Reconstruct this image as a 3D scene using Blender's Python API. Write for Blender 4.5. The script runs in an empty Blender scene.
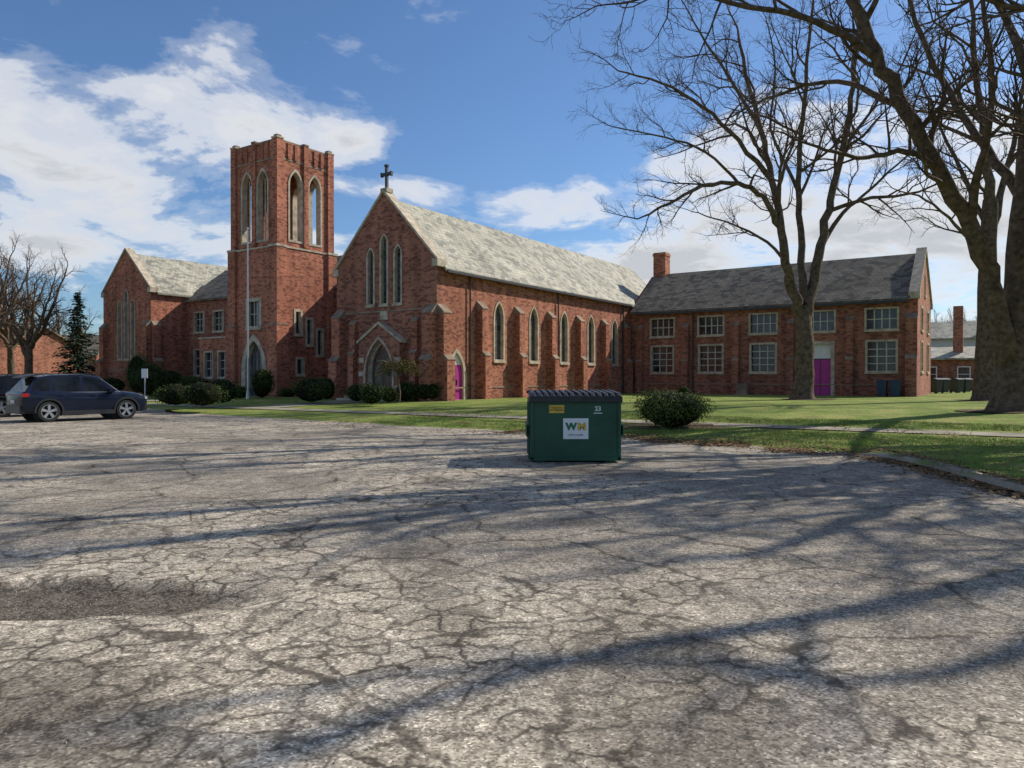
import bpy, bmesh, math, random
from mathutils import Vector, Matrix, noise
random.seed(7)
scene = bpy.context.scene
COL = scene.collection
F = 740.0; HZ = 378.0; EYE = 1.6
def PX(u, v, D, dy=0.0):
    Y = D + dy
    return Vector(((u-512)/F*Y, Y, EYE + (HZ-v)/F*Y))
D1 = Vector((0.558, 0.830, 0)).normalized()
DR = Vector((D1.y, -D1.x, 0))          # local +x (right)
C0 = Vector((-4.16, 41.0, 0))
ANG = math.atan2(DR.y, DR.x)
def L2W(x, y, z=0.0):
    p = C0 + DR*x + D1*y
    return Vector((p.x, p.y, z))
def lawn_h(y):
    return 0.12 + 0.23*max(0, min(1, (y+10)/10))

# ------------------------------------------------------------ materials
def mat_new(name):
    m = bpy.data.materials.new(name); m.use_nodes = True
    nt = m.node_tree
    b = nt.nodes['Principled BSDF']
    return m, nt, b
def N(nt, typ, **kw):
    n = nt.nodes.new(typ)
    for k, v in kw.items(): setattr(n, k, v)
    return n
def UVM(nt):
    n = nt.nodes.new('ShaderNodeUVMap'); n.uv_map = 'UVMap'; return n
def ramp(nt, src, stops, interp='LINEAR'):
    r = nt.nodes.new('ShaderNodeValToRGB')
    r.color_ramp.interpolation = interp
    e = r.color_ramp.elements
    while len(e) < len(stops): e.new(0.5)
    for i, (p, c) in enumerate(stops):
        e[i].position = p
        if isinstance(c, (int, float)): c = (c, c, c)
        e[i].color = (c[0], c[1], c[2], 1)
    nt.links.new(src, r.inputs[0])
    return r.outputs[0]
def mix(nt, fac, a, b, mode='MIX'):
    m = nt.nodes.new('ShaderNodeMix'); m.data_type = 'RGBA'; m.blend_type = mode
    if isinstance(fac, (int, float)): m.inputs[0].default_value = fac
    else: nt.links.new(fac, m.inputs[0])
    for i, s in ((6, a), (7, b)):
        if isinstance(s, tuple): m.inputs[i].default_value = (s[0], s[1], s[2], 1)
        else: nt.links.new(s, m.inputs[i])
    return m.outputs[2]
def mth(nt, op, a, b=None, c=None, clamp=False):
    m = nt.nodes.new('ShaderNodeMath'); m.operation = op; m.use_clamp = clamp
    for i, s in enumerate((a, b, c)):
        if s is None: continue
        if isinstance(s, (int, float)): m.inputs[i].default_value = s
        else: nt.links.new(s, m.inputs[i])
    return m.outputs[0]
def bump(nt, b, h, strength=0.3, dist=0.02):
    n = nt.nodes.new('ShaderNodeBump'); n.inputs['Strength'].default_value = strength
    n.inputs['Distance'].default_value = dist
    nt.links.new(h, n.inputs['Height']); nt.links.new(n.outputs[0], b.inputs['Normal'])
def noise_n(nt, vec, scale, detail=3, rough=0.55, dist=0.0, dim='3D'):
    n = nt.nodes.new('ShaderNodeTexNoise'); n.noise_dimensions = dim
    n.inputs['Scale'].default_value = scale; n.inputs['Detail'].default_value = detail
    n.inputs['Roughness'].default_value = rough; n.inputs['Distortion'].default_value = dist
    if vec is not None: nt.links.new(vec, n.inputs['Vector'])
    return n.outputs['Fac']

def simple(name, col, rough=0.8, var=0.15, scale=3.0, metal=0.0, bmp=0.0, bscale=30, spec=0.5):
    m, nt, b = mat_new(name)
    tc = N(nt, 'ShaderNodeTexCoord')
    f = noise_n(nt, tc.outputs['Object'], scale, 3)
    lo = tuple(c*(1-var) for c in col); hi = tuple(min(1, c*(1+var)) for c in col)
    c = ramp(nt, f, [(0.3, lo), (0.7, hi)])
    nt.links.new(c, b.inputs['Base Color'])
    b.inputs['Roughness'].default_value = rough; b.inputs['Metallic'].default_value = metal
    b.inputs['Specular IOR Level'].default_value = spec
    if bmp: bump(nt, b, noise_n(nt, tc.outputs['Object'], bscale, 2), bmp, 0.02)
    return m

def brick_mat(name, c1, c2, c3, mortar, w=0.22, h=0.075):
    m, nt, b = mat_new(name)
    uv = UVM(nt); tc = N(nt, 'ShaderNodeTexCoord')
    br = N(nt, 'ShaderNodeTexBrick'); nt.links.new(uv.outputs[0], br.inputs['Vector'])
    br.inputs['Scale'].default_value = 1.0; br.inputs['Brick Width'].default_value = w
    br.inputs['Row Height'].default_value = h; br.inputs['Mortar Size'].default_value = 0.006
    br.inputs['Mortar Smooth'].default_value = 0.2
    br.inputs['Color1'].default_value = (*c1, 1); br.inputs['Color2'].default_value = (*c2, 1)
    br.inputs['Mortar'].default_value = (*mortar, 1); br.inputs['Bias'].default_value = -0.1
    mp = N(nt, 'ShaderNodeMapping'); mp.inputs['Scale'].default_value = (1/0.24, 1/0.10, 1)
    nt.links.new(uv.outputs[0], mp.inputs[0])
    wn = N(nt, 'ShaderNodeTexVoronoi'); wn.voronoi_dimensions = '2D'; nt.links.new(mp.outputs[0], wn.inputs['Vector']); wn.inputs['Scale'].default_value = 1.0
    sep = N(nt, 'ShaderNodeSeparateColor'); nt.links.new(wn.outputs['Color'], sep.inputs[0])
    dk = ramp(nt, sep.outputs[0], [(0.60, 0), (0.80, 1)])
    c = mix(nt, mth(nt, 'MULTIPLY', dk, 0.75), br.outputs['Color'], c3)
    lt = ramp(nt, sep.outputs[1], [(0.85, 0), (0.97, 1)])
    c = mix(nt, mth(nt, 'MULTIPLY', lt, 0.35), c, (c1[0]*1.15, c1[1]*1.5, c1[2]*1.4))
    big = noise_n(nt, tc.outputs['Object'], 0.35, 4, 0.6)
    c = mix(nt, 1.0, c, ramp(nt, big, [(0.3, 0.75), (0.7, 1.15)]), 'MULTIPLY')
    mp2 = N(nt, 'ShaderNodeMapping'); mp2.inputs['Scale'].default_value = (1.6, 0.12, 1)
    nt.links.new(uv.outputs[0], mp2.inputs[0])
    st = noise_n(nt, mp2.outputs[0], 1.0, 3, dim='2D')
    c = mix(nt, 1.0, c, ramp(nt, st, [(0.35, 0.78), (0.6, 1.05)]), 'MULTIPLY')
    nt.links.new(c, b.inputs['Base Color']); b.inputs['Roughness'].default_value = 0.9
    b.inputs['Specular IOR Level'].default_value = 0.2
    return m
def slate_mat(name, ca, cb, cc):
    m, nt, b = mat_new(name)
    uv = UVM(nt); tc = N(nt, 'ShaderNodeTexCoord')
    br = N(nt, 'ShaderNodeTexBrick'); nt.links.new(uv.outputs[0], br.inputs['Vector'])
    br.inputs['Scale'].default_value = 1.0; br.inputs['Brick Width'].default_value = 0.34
    br.inputs['Row Height'].default_value = 0.30; br.inputs['Mortar Size'].default_value = 0.014
    br.inputs['Color1'].default_value = (*ca, 1); br.inputs['Color2'].default_value = (*cb, 1)
    br.inputs['Mortar'].default_value = (ca[0]*.3, ca[1]*.3, ca[2]*.3, 1)
    mp = N(nt, 'ShaderNodeMapping'); mp.inputs['Scale'].default_value = (2.4, 3.2, 1)
    nt.links.new(uv.outputs[0], mp.inputs[0])
    wn = N(nt, 'ShaderNodeTexVoronoi'); wn.voronoi_dimensions = '2D'; nt.links.new(mp.outputs[0], wn.inputs['Vector']); wn.inputs['Scale'].default_value = 1.0
    sep = N(nt, 'ShaderNodeSeparateColor'); nt.links.new(wn.outputs['Color'], sep.inputs[0])
    dk = ramp(nt, sep.outputs[0], [(0.55, 0), (0.8, 1)])
    c = mix(nt, mth(nt, 'MULTIPLY', dk, 0.9), br.outputs['Color'], cc)
    c = mix(nt, 1.0, c, ramp(nt, noise_n(nt, tc.outputs['Object'], 0.5, 4), [(0.3, 0.75), (0.7, 1.15)]), 'MULTIPLY')
    nt.links.new(c, b.inputs['Base Color']); b.inputs['Roughness'].default_value = 0.75
    b.inputs['Specular IOR Level'].default_value = 0.25
    return m

M = {}
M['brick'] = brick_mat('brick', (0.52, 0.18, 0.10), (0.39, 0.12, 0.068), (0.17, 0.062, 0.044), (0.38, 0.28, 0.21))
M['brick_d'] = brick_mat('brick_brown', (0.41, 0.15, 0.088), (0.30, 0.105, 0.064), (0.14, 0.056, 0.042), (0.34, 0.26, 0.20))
M['slate_l'] = slate_mat('slate_light', (0.52, 0.48, 0.37), (0.40, 0.38, 0.30), (0.22, 0.215, 0.175))
M['slate_d'] = slate_mat('slate_dark', (0.27, 0.225, 0.165), (0.185, 0.16, 0.12), (0.09, 0.078, 0.062))
M['stone'] = simple('limestone', (0.46, 0.39, 0.29), 0.85, 0.35, 2.5, spec=.2)
M['cap'] = simple('weathered_cap_stone', (0.27, 0.20, 0.145), 0.9, 0.35, 1.5, spec=.2)
M['concrete'] = simple('concrete', (0.34, 0.30, 0.235), 0.9, 0.3, 1.2, spec=.2)
M['walk'] = simple('old_sidewalk', (0.29, 0.26, 0.19), 0.9, 0.35, 0.9, spec=.2)
M['white'] = simple('white_paint', (0.72, 0.70, 0.66), 0.5, 0.08)
M['purple'] = simple('purple_paint', (0.42, 0.015, 0.23), 0.45, 0.1)
M['wood'] = simple('dark_door', (0.10, 0.05, 0.035), 0.5, 0.2)
M['metal'] = simple('grey_metal', (0.45, 0.45, 0.46), 0.35, 0.1, metal=0.6)
M['darkmetal'] = simple('dark_metal', (0.05, 0.05, 0.05), 0.5, 0.1, metal=0.5)
M['black'] = simple('black_plastic', (0.022, 0.022, 0.024), 0.45, 0.2)
M['rubber'] = simple('rubber', (0.02, 0.02, 0.02), 0.85, 0.2)
M['bark'] = simple('bark', (0.125, 0.090, 0.062), 0.95, 0.5, 5.0, bmp=0.8, bscale=9, spec=.1)
M['twig'] = simple('twig_bark', (0.105, 0.072, 0.052), 0.95, 0.25, 4.0, spec=.1)
M['frame'] = simple('window_frame', (0.50, 0.47, 0.41), 0.6, 0.1)
M['lead'] = simple('window_leading', (0.14, 0.135, 0.12), 0.6, 0.1)
M['bluebin'] = simple('dark_blue_plastic', (0.018, 0.05, 0.09), 0.5, 0.1)
M['interior'] = simple('dark_interior', (0.03, 0.025, 0.022), 0.9, 0.2)
M['siding'] = simple('pale_siding', (0.50, 0.50, 0.49), 0.7, 0.06)
def glass_mat(name, col, rough=0.12, spec=.45):
    m, nt, b = mat_new(name)
    tc = N(nt, 'ShaderNodeTexCoord')
    f = noise_n(nt, tc.outputs['Object'], 1.7, 3)
    nt.links.new(ramp(nt, f, [(0.35, tuple(c*0.4 for c in col)), (0.65, tuple(c*1.8 for c in col))]), b.inputs['Base Color'])
    b.inputs['Roughness'].default_value = rough; b.inputs['Specular IOR Level'].default_value = spec
    bump(nt, b, noise_n(nt, tc.outputs['Object'], 3.0, 2), 0.08, 0.05)
    return m
M['glass'] = glass_mat('window_glass', (0.035, 0.037, 0.038))
M['stained'] = glass_mat('leaded_glass', (0.07, 0.07, 0.07), 0.3)
M['carglass'] = glass_mat('car_glass', (0.010, 0.012, 0.014), 0.05, .25)

# ------------------------------------------------------------ mesh builder
class MB:
    def __init__(s): s.v = []; s.f = []; s.mi = []; s.cur = 0
    def add(s, vs, fs):
        o = len(s.v); s.v += [tuple(p) for p in vs]
        for f in fs: s.f.append([i+o for i in f]); s.mi.append(s.cur)
    def box(s, x0, x1, y0, y1, z0, z1):
        s.add([(x0,y0,z0),(x1,y0,z0),(x1,y1,z0),(x0,y1,z0),(x0,y0,z1),(x1,y0,z1),(x1,y1,z1),(x0,y1,z1)],
              [(0,3,2,1),(4,5,6,7),(0,1,5,4),(1,2,6,5),(2,3,7,6),(3,0,4,7)])
    def prism(s, pts, axis, lo, hi):
        n = len(pts)
        g = (lambda p, c: (p[0], c, p[1])) if axis == 'y' else ((lambda p, c: (c, p[0], p[1])) if axis == 'x' else (lambda p, c: (p[0], p[1], c)))
        vs = [g(p, lo) for p in pts] + [g(p, hi) for p in pts]
        fs = [list(range(n)), list(range(2*n-1, n-1, -1))]
        for i in range(n):
            j = (i+1) % n; fs.append((i, i+n, j+n, j))
        s.add(vs, fs)
    def ring(s, po, pi, axis, lo, hi, closed=True):
        n = len(po)
        g = (lambda p, c: (p[0], c, p[1])) if axis == 'y' else (lambda p, c: (c, p[0], p[1]))
        vs = [g(p, lo) for p in po]+[g(p, lo) for p in pi]+[g(p, hi) for p in po]+[g(p, hi) for p in pi]
        fs = []
        for i in range(n if closed else n-1):
            j = (i+1) % n
            fs += [(i, j, j+n, i+n), (i+2*n, i+3*n, j+3*n, j+2*n), (i, i+2*n, j+2*n, j), (i+n, j+n, j+3*n, i+3*n)]
        s.add(vs, fs)
    def cyl(s, p0, p1, r0, r1=None, n=12):
        if r1 is None: r1 = r0
        p0 = Vector(p0); p1 = Vector(p1); d = (p1-p0).normalized()
        a = d.orthogonal().normalized(); b = d.cross(a)
        vs = []
        for p, r in ((p0, r0), (p1, r1)):
            for i in range(n):
                t = 2*math.pi*i/n; vs.append(p + a*math.cos(t)*r + b*math.sin(t)*r)
        fs = [list(range(n))[::-1], list(range(n, 2*n))] + [(i, (i+1) % n, (i+1) % n+n, i+n) for i in range(n)]
        s.add(vs, fs)
def uv_world(me):
    if not me.uv_layers: me.uv_layers.new(name='UVMap')
    uvl = me.uv_layers[0].data
    Z = Vector((0, 0, 1))
    for p in me.polygons:
        n = p.normal
        t = Z.cross(n)
        if t.length < 0.05: t = Vector((1, 0, 0)); bt = Vector((0, 1, 0))
        else: t.normalize(); bt = n.cross(t)
        for li in p.loop_indices:
            co = me.vertices[me.loops[li].vertex_index].co
            uvl[li].uv = (co.dot(t), co.dot(bt))
def build(mb, name, mats, parent=None, uv=True, smooth=False, recalc=True, bevel=0.0, loc=None, rotz=0.0):
    me = bpy.data.meshes.new(name); me.from_pydata(mb.v, [], mb.f); me.update()
    if not isinstance(mats, (list, tuple)): mats = [mats]
    for m in mats: me.materials.append(m)
    if len(mats) > 1: me.polygons.foreach_set('material_index', mb.mi)
    if recalc:
        bm = bmesh.new(); bm.from_mesh(me); bmesh.ops.recalc_face_normals(bm, faces=bm.faces); bm.to_mesh(me); bm.free()
    if uv: uv_world(me)
    if smooth: me.polygons.foreach_set('use_smooth', [True]*len(me.polygons))
    o = bpy.data.objects.new(name, me); COL.objects.link(o)
    if parent: o.parent = parent
    if loc is not None: o.location = loc
    o.rotation_euler[2] = rotz
    if bevel:
        md = o.modifiers.new('b', 'BEVEL'); md.width = bevel; md.segments = 2; md.limit_method = 'ANGLE'
    return o
def empty(name, loc=(0,0,0), rotz=0.0, parent=None):
    e = bpy.data.objects.new(name, None); COL.objects.link(e); e.location = loc; e.rotation_euler[2] = rotz
    e.empty_display_size = 0.5
    if parent: e.parent = parent
    return e
def boolean(o, cutmb):
    if not cutmb.f: return
    c = build(cutmb, 'cut', M['brick'], uv=False)
    md = o.modifiers.new('bool', 'BOOLEAN'); md.object = c; md.solver = 'EXACT'; md.operation = 'DIFFERENCE'
    par = o.parent; o.parent = None
    dg = bpy.context.evaluated_depsgraph_get()
    dg.update()
    me = bpy.data.meshes.new_from_object(o.evaluated_get(dg))
    o.modifiers.clear(); o.data = me; o.parent = par
    bpy.data.objects.remove(c)
    while len(me.uv_layers): me.uv_layers.remove(me.uv_layers[0])
    uv_world(me)

def shape(kind, c, z0, z1, w, n=7):
    h = w/2
    if kind == 'rect': return [(c-h, z0), (c+h, z0), (c+h, z1), (c-h, z1)]
    rise = 0.95*w
    zs = z1-rise
    pts = [(c-h, z0), (c+h, z0)]
    for i in range(n+1):
        ph = math.radians(60)*i/n
        pts.append((c - h + w*math.cos(ph), zs + rise*math.sin(ph)/math.sin(math.radians(60))))
    for i in range(n-1, -1, -1):
        ph = math.radians(60)*i/n
        pts.append((c + h - w*math.cos(ph), zs + rise*math.sin(ph)/math.sin(math.radians(60))))
    return pts

# ------------------------------------------------------------ church
church = empty('brick_church', C0, ANG)
stone = MB(); glass = MB(); frame = MB(); stained = MB(); lead = MB(); caps = MB()
def opening(cut, axis, p, sg, c, z0, z1, w, kind, sw=0.14, fill='glass', bars=(0, 0), depth=0.28, proud=0.04, sill=True, t=0.03):
    o = shape(kind, c, z0-sw*(0.6 if kind == 'rect' else 0.5), z1+sw, w+2*sw)
    i = shape(kind, c, z0, z1, w)
    m = shape(kind, c, z0-sw*0.25, z1+sw*0.5, w+sw)
    a, b = p+sg*0.2, p-sg*(depth+0.1)
    cut.prism(m, axis, min(a, b), max(a, b))
    a, b = p+sg*proud, p-sg*(depth-0.06)
    stone.ring(o, i, axis, min(a, b), max(a, b))
    a, b = p-sg*(depth-0.04), p-sg*(depth)
    tgt = {'glass': glass, 'stained': stained}.get(fill)
    if tgt is not None:
        tgt.prism(shape(kind, c, z0-sw*0.2, z1+sw*0.4, w+sw*0.8), axis, min(a, b), max(a, b))
    fb_ = lead if fill == 'stained' else frame
    fa, fb = p-sg*(depth-0.10), p-sg*(depth-0.035)
    lo, hi = min(fa, fb), max(fa, fb)
    nv, nh = bars
    for k in range(nv):
        s = c - w/2 + w*(k+1)/(nv+1)
        top = z1 if kind == 'rect' else z1 - 0.95*w*abs(s-c)/(w/2)*0.8 - 0.02
        fb_.box(*( (s-t, s+t, lo, hi) if axis == 'y' else (lo, hi, s-t, s+t) ), z0, top)
    for k in range(nh):
        z = z0 + (z1-z0)*(k+1)/(nh+1)
        if kind != 'rect' and z > z1-0.6*w: continue
        d = 0.004
        fb_.box(*( (c-w/2, c+w/2, lo-d, hi+d) if axis == 'y' else (lo-d, hi+d, c-w/2, c+w/2) ), z-t*0.8, z+t*0.8)
    if sill:
        a, b = p+sg*(proud+0.06), p-sg*0.05
        q = (c-w/2-sw-0.04, c+w/2+sw+0.04)
        if axis == 'y': stone.box(q[0], q[1], min(a, b), max(a, b), z0-sw*0.6-0.12, z0-sw*0.5)
        else: stone.box(min(a, b), max(a, b), q[0], q[1], z0-sw*0.6-0.12, z0-sw*0.5)

def coping(axis, lo, hi, s0, s1, ze, zp, th=0.16, over=0.12):
    sm = (s0+s1)/2; sl = (zp-ze)/(sm-s0)
    a = [(s0-over, ze-over*sl), (sm, zp), (sm, zp+th*1.25), (s0-over, ze-over*sl+th)]
    b = [(sm, zp), (s1+over, ze-over*sl), (s1+over, ze-over*sl+th), (sm, zp+th*1.25)]
    stone.prism(a, axis, lo, hi); stone.prism(b, axis, lo, hi)
    k = 0.3
    for s, d in ((s0, -1), (s1, 1)):
        x0, x1 = sorted((s-d*0.25, s+d*0.16))
        if axis == 'y': stone.box(x0, x1, lo-0.02, hi+0.02, ze-k-0.1, ze+0.02)
        else: stone.box(lo-0.02, hi+0.02, x0, x1, ze-k-0.1, ze+0.02)
def gable_roof(name, along, s0, s1, c0, c1, ze, zp, mat, over=0.3, th=0.16):
    r = MB(); cm = (c0+c1)/2; sl = (zp-ze)/(cm-c0)
    a = [(c0-over, ze-over*sl), (cm, zp), (cm, zp+th), (c0-over-0.02, ze-over*sl+th)]
    b = [(cm, zp), (c1+over, ze-over*sl), (c1+over+0.02, ze-over*sl+th), (cm, zp+th)]
    r.prism(a, along, s0, s1); r.prism(b, along, s0, s1)
    return build(r, name, mat, church)
def gable_poly(c0, c1, ze, zp, z0=0.0): return [(c0, z0), (c1, z0), (c1, ze), ((c0+c1)/2, zp), (c0, ze)]
def buttress(axis, p, sg, c, w, steps, mb, capm=None, sl=1.1):
    cm = capm if capm is not None else caps
    z0 = 0.0
    for k, (pr, zt) in enumerate(steps):
        nxt = steps[k+1][0] if k+1 < len(steps) else 0.0
        a, b = sorted((p-sg*0.05, p+sg*pr))
        if axis == 'x': mb.box(a, b, c-w/2, c+w/2, z0, zt)
        else: mb.box(c-w/2, c+w/2, a, b, z0, zt)
        q = [(p+sg*(nxt-0.03), zt), (p+sg*(pr+0.03), zt), (p+sg*(pr+0.03), zt+0.06), (p+sg*(nxt-0.03), zt+0.06+(pr-nxt)*sl)]
        if axis == 'x': cm.prism(q, 'y', c-w/2-0.015, c+w/2+0.015)
        else: cm.prism(q, 'x', c-w/2-0.015, c+w/2+0.015)
        z0 = zt + 0.004
NW = 7.94; EZ = 7.85; RZ = 12.0
cut = MB(); mb = MB()
mb.prism(gable_poly(-NW, 0, EZ, RZ), 'y', 0.45, 34.0)
nave = build(mb, 'nave_walls', M['brick'], church)
for y in (6.0, 10.05, 14.1, 18.15, 22.2):
    opening(cut, 'x', 0, 1, y, 2.75, 6.25, 0.9, 'lancet', 0.15, 'stained', (1, 7))
opening(cut, 'x', 0, 1, 1.75, 0.35, 3.05, 1.25, 'lancet', 0.25, None, sill=False)
boolean(nave, cut)
d = MB(); d.box(-0.14, -0.1, 1.1, 2.4, 0.3, 2.35); build(d, 'purple_side_door', M['purple'], church)
d2 = MB(); d2.prism([(1.1, 2.36), (2.4, 2.36), (2.2, 2.75), (1.75, 3.08), (1.3, 2.75)], 'x', -0.14, -0.10)
build(d2, 'door_tympanum', M['white'], church)
d = MB(); d.box(-0.1, -0.08, 1.73, 1.77, 0.36, 2.34); d.box(-0.1, -0.05, 1.85, 1.9, 1.2, 1.5); build(d, 'door_hardware', M['darkmetal'], church)
cut = MB(); mb = MB()
mb.prism(gable_poly(-NW, 0, EZ+0.35, RZ+0.42), 'y', 0, 0.452)
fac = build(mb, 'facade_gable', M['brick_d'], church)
cx = -NW/2
for dx, zt in ((-1.08, 9.2), (0, 9.9), (1.08, 9.2)):
    opening(cut, 'y', 0, -1, cx+dx, 5.95, zt, 0.44, 'lancet', 0.12, 'stained', (0, 9))
boolean(fac, cut)
coping('y', -0.12, 0.58, -NW, 0, EZ+0.35, RZ+0.42)
pm = MB(); pm.prism([(cx-1.6, 0), (cx+1.6, 0), (cx+1.6, 3.7), (cx, 4.7), (cx-1.6, 3.7)], 'y', -0.45, -0.002)
por = build(pm, 'portal_block', M['brick_d'], church)
cut = MB(); cut.prism(shape('lancet', cx, -0.2, 3.75, 1.95), 'y', -0.8, -0.06); boolean(por, cut)
for k in range(3):
    w = 2.2-0.26*k
    stone.ring(shape('lancet', cx, 0.0, 4.0-0.14*k, w+0.18), shape('lancet', cx, -0.01, 3.85-0.14*k, w-0.05), 'y', -0.50+0.13*k, -0.10)
stone.prism([(cx-1.75, 3.6), (cx, 4.7), (cx, 4.87), (cx-1.75, 3.77)], 'y', -0.53, 0.03)
stone.prism([(cx, 4.7), (cx+1.75, 3.6), (cx+1.75, 3.77), (cx, 4.87)], 'y', -0.53, 0.03)
for sx in (-1, 1):
    for zz in (.9, 1.7, 2.5): stone.box(cx+sx*1.42-.2, cx+sx*1.42+.2, -.47, -.3, zz, zz+.28)
d = MB(); d.box(cx-0.85, cx+0.85, -0.088, -0.02, 0.3, 3.3); build(d, 'front_door', M['wood'], church)
d = MB(); d.box(cx-0.02, cx+0.02, -0.11, -0.09, 0.35, 2.6); d.box(cx-0.8, cx+0.8, -0.115, -0.09, 2.55, 2.65)
for sx in (-0.42, 0.42): d.box(cx+sx-0.22, cx+sx+0.22, -0.1, -0.089, 1.3, 2.3)
build(d, 'door_trim', M['glass'], church)
stone.box(cx-0.3, cx+0.3, -0.05, 0.02, 5.0, 5.5)
for k in range(3): stone.box(cx-1.6-0.3*k, cx+1.6+0.3*k, -1.0-0.35*k, -0.46 if k == 0 else -0.99-0.35*(k-1), 0.0, 0.72-0.14*k)
cr = MB(); zc = RZ+0.55; y = 0.22
stone.box(cx-0.26, cx+0.26, y-0.26, y+0.26, zc-0.12, zc+0.12)
cr.box(cx-0.08, cx+0.08, y-0.07, y+0.07, zc+0.12, zc+1.45); cr.box(cx-0.34, cx+0.34, y-0.065, y+0.065, zc+0.88, zc+1.06)
for sx in (-0.37, 0.37): cr.box(cx+sx-0.06, cx+sx+0.06, y-0.08, y+0.08, zc+0.84, zc+1.10)
cr.box(cx-0.13, cx+0.13, y-0.08, y+0.08, zc+1.42, zc+1.53)
build(cr, 'roof_cross', M['darkmetal'], church)
gable_roof('nave_roof', 'y', 0.46, 34.0, -NW, 0, EZ, RZ, M['slate_l'])
bt = MB()
for yb in (4.0, 8.02, 12.07, 16.12, 20.17, 24.0):
    buttress('x', 0, 1, yb, 0.6, [(0.65, 2.9), (0.42, 5.7)], bt)
buttress('x', 0, 1, 0.4, 0.7, [(0.7, 2.6), (0.45, 5.2)], bt)
buttress('y', 0, -1, -0.36, 0.7, [(0.7, 2.6), (0.45, 5.2)], bt)
buttress('y', 0, -1, -NW+0.36, 0.7, [(0.7, 2.6), (0.45, 5.2)], bt)
buttress('y', 0, -1, cx+2.45, 0.45, [(0.35, 3.0), (0.2, 4.8)], bt)
buttress('y', 0, -1, cx-2.45, 0.45, [(0.35, 3.0), (0.2, 4.8)], bt)
build(bt, 'nave_buttresses', M['brick'], church)
caps.box(0.0, 0.04, 0.0, 24.8, 1.0, 1.08)
caps.box(-NW, 0.0, -0.04, 0.0, 5.45, 5.55)
g = MB(); g.box(0.28, 0.42, 0.5, 24.6, EZ-0.36, EZ-0.22)
for yb in (2.9, 13.1, 23.6): g.cyl((0.12, yb, 0.3), (0.12, yb, EZ-0.3), 0.05, n=8)
build(g, 'gutters', M['darkmetal'], church)

WX = 21.2; WY0 = 24.8; WY1 = 34.6; WE = 7.1; WR = 10.55
cut = MB(); mb = MB()
mb.prism(gable_poly(WY0, WY1, WE, WR), 'x', -0.02, WX-0.45)
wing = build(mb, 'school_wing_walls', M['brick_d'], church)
for x in (3.0, 7.0, 11.0, 15.0, 19.0):
    opening(cut, 'y', WY0, -1, x, 5.0, 6.35, 1.9, 'rect', 0.13, 'glass', (3, 1), t=.04)
    if x != 15.0: opening(cut, 'y', WY0, -1, x, 2.1, 4.1, 1.75, 'rect', 0.15, 'glass', (2, 3), t=.04)
opening(cut, 'y', WY0, -1, 15.0, 0.35, 4.0, 1.5, 'rect', 0.24, None, sill=False)
boolean(wing, cut)
d = MB(); d.box(14.2, 15.8, WY0+0.2, WY0+0.27, 0.3, 2.95); build(d, 'purple_wing_door', M['purple'], church)
d = MB(); d.box(14.2, 15.8, WY0+0.18, WY0+0.27, 2.95, 4.1); build(d, 'door_transom', M['white'], church)
d = MB(); d.box(14.98, 15.02, WY0+0.17, WY0+0.2, 0.4, 2.95); d.box(14.2, 15.8, WY0+.165, WY0+.2, 2.93, 3.0); build(d, 'door_gap', M['black'], church)
cut = MB(); mb = MB()
mb.prism(gable_poly(WY0, WY1, WE+0.25, WR+0.35), 'x', WX-0.452, WX)
ge = build(mb, 'wing_gable_end', M['brick'], church)
for y in (27.5, 32.0):
    opening(cut, 'x', WX, 1, y, 5.0, 6.5, 1.3, 'rect', 0.13, 'glass', (1, 2)); opening(cut, 'x', WX, 1, y, 2.1, 4.1, 1.3, 'rect', 0.13, 'glass', (1, 2))
opening(cut, 'x', WX, 1, 29.7, 7.6, 9.2, 0.7, 'lancet', 0.13, 'glass')
boolean(ge, cut)
coping('x', WX-0.55, WX+0.12, WY0, WY1, WE+0.25, WR+0.35)
gable_roof('wing_roof', 'x', 0.3, WX-0.46, WY0, WY1, WE, WR, M['slate_d'], over=0.35)
bt = MB()
for x in (1.1, 5.0, 9.0, 13.0, 17.0):
    buttress('y', WY0, -1, x, 0.5, [(0.45, 2.9), (0.3, 5.6)], bt)
buttress('y', WY0, -1, WX-0.35, 0.7, [(0.6, 2.9), (0.35, 5.6)], bt)
build(bt, 'wing_buttresses', M['brick_d'], church)
g = MB(); g.box(0.9, WX-0.5, WY0-0.50, WY0-0.36, WE-0.38, WE-0.22)
for x in (5.6, 13.6): g.cyl((x, WY0-0.12, 0.3), (x, WY0-0.12, WE-0.3), 0.05, n=8)
build(g, 'wing_gutters', M['darkmetal'], church)
caps.box(0.8, WX-0.45, WY0-0.04, WY0, 1.1, 1.18)
ch = MB(); ch.box(0.25, 1.35, 29.4, 30.5, 8.5, 12.6); ch.box(0.2, 1.4, 29.35, 30.55, 12.3, 12.5)
build(ch, 'chimney', M['brick'], church)

TX0, TX1, TY0, TY1 = -19.7, -14.7, 0.94, 5.94
tcx = (TX0+TX1)/2; tcy = (TY0+TY1)/2
cut = MB(); mb = MB(); mb.box(TX0, TX1, TY0, TY1, 0, 10.6)
tb = build(mb, 'tower_base', M['brick'], church)
opening(cut, 'y', TY0, -1, tcx, 5.2, 6.9, 1.2, 'rect', 0.25, 'glass', (2, 1))
opening(cut, 'y', TY0, -1, tcx, 0.3, 4.2, 1.8, 'lancet', 0.45, 'stained', (3, 2), sill=False, depth=0.45)
for y, z0, z1 in ((TY0+1.75, 4.7, 6.2), (TY0+2.75, 4.0, 5.7), (TY0+3.7, 3.3, 5.0)):
    opening(cut, 'x', TX1, 1, y, z0, z1, 0.42, 'rect', 0.17, 'glass')
opening(cut, 'x', TX1, 1, TY0+1.9, 1.9, 2.9, 0.5, 'rect', 0.15, 'glass')
boolean(tb, cut)
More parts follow.
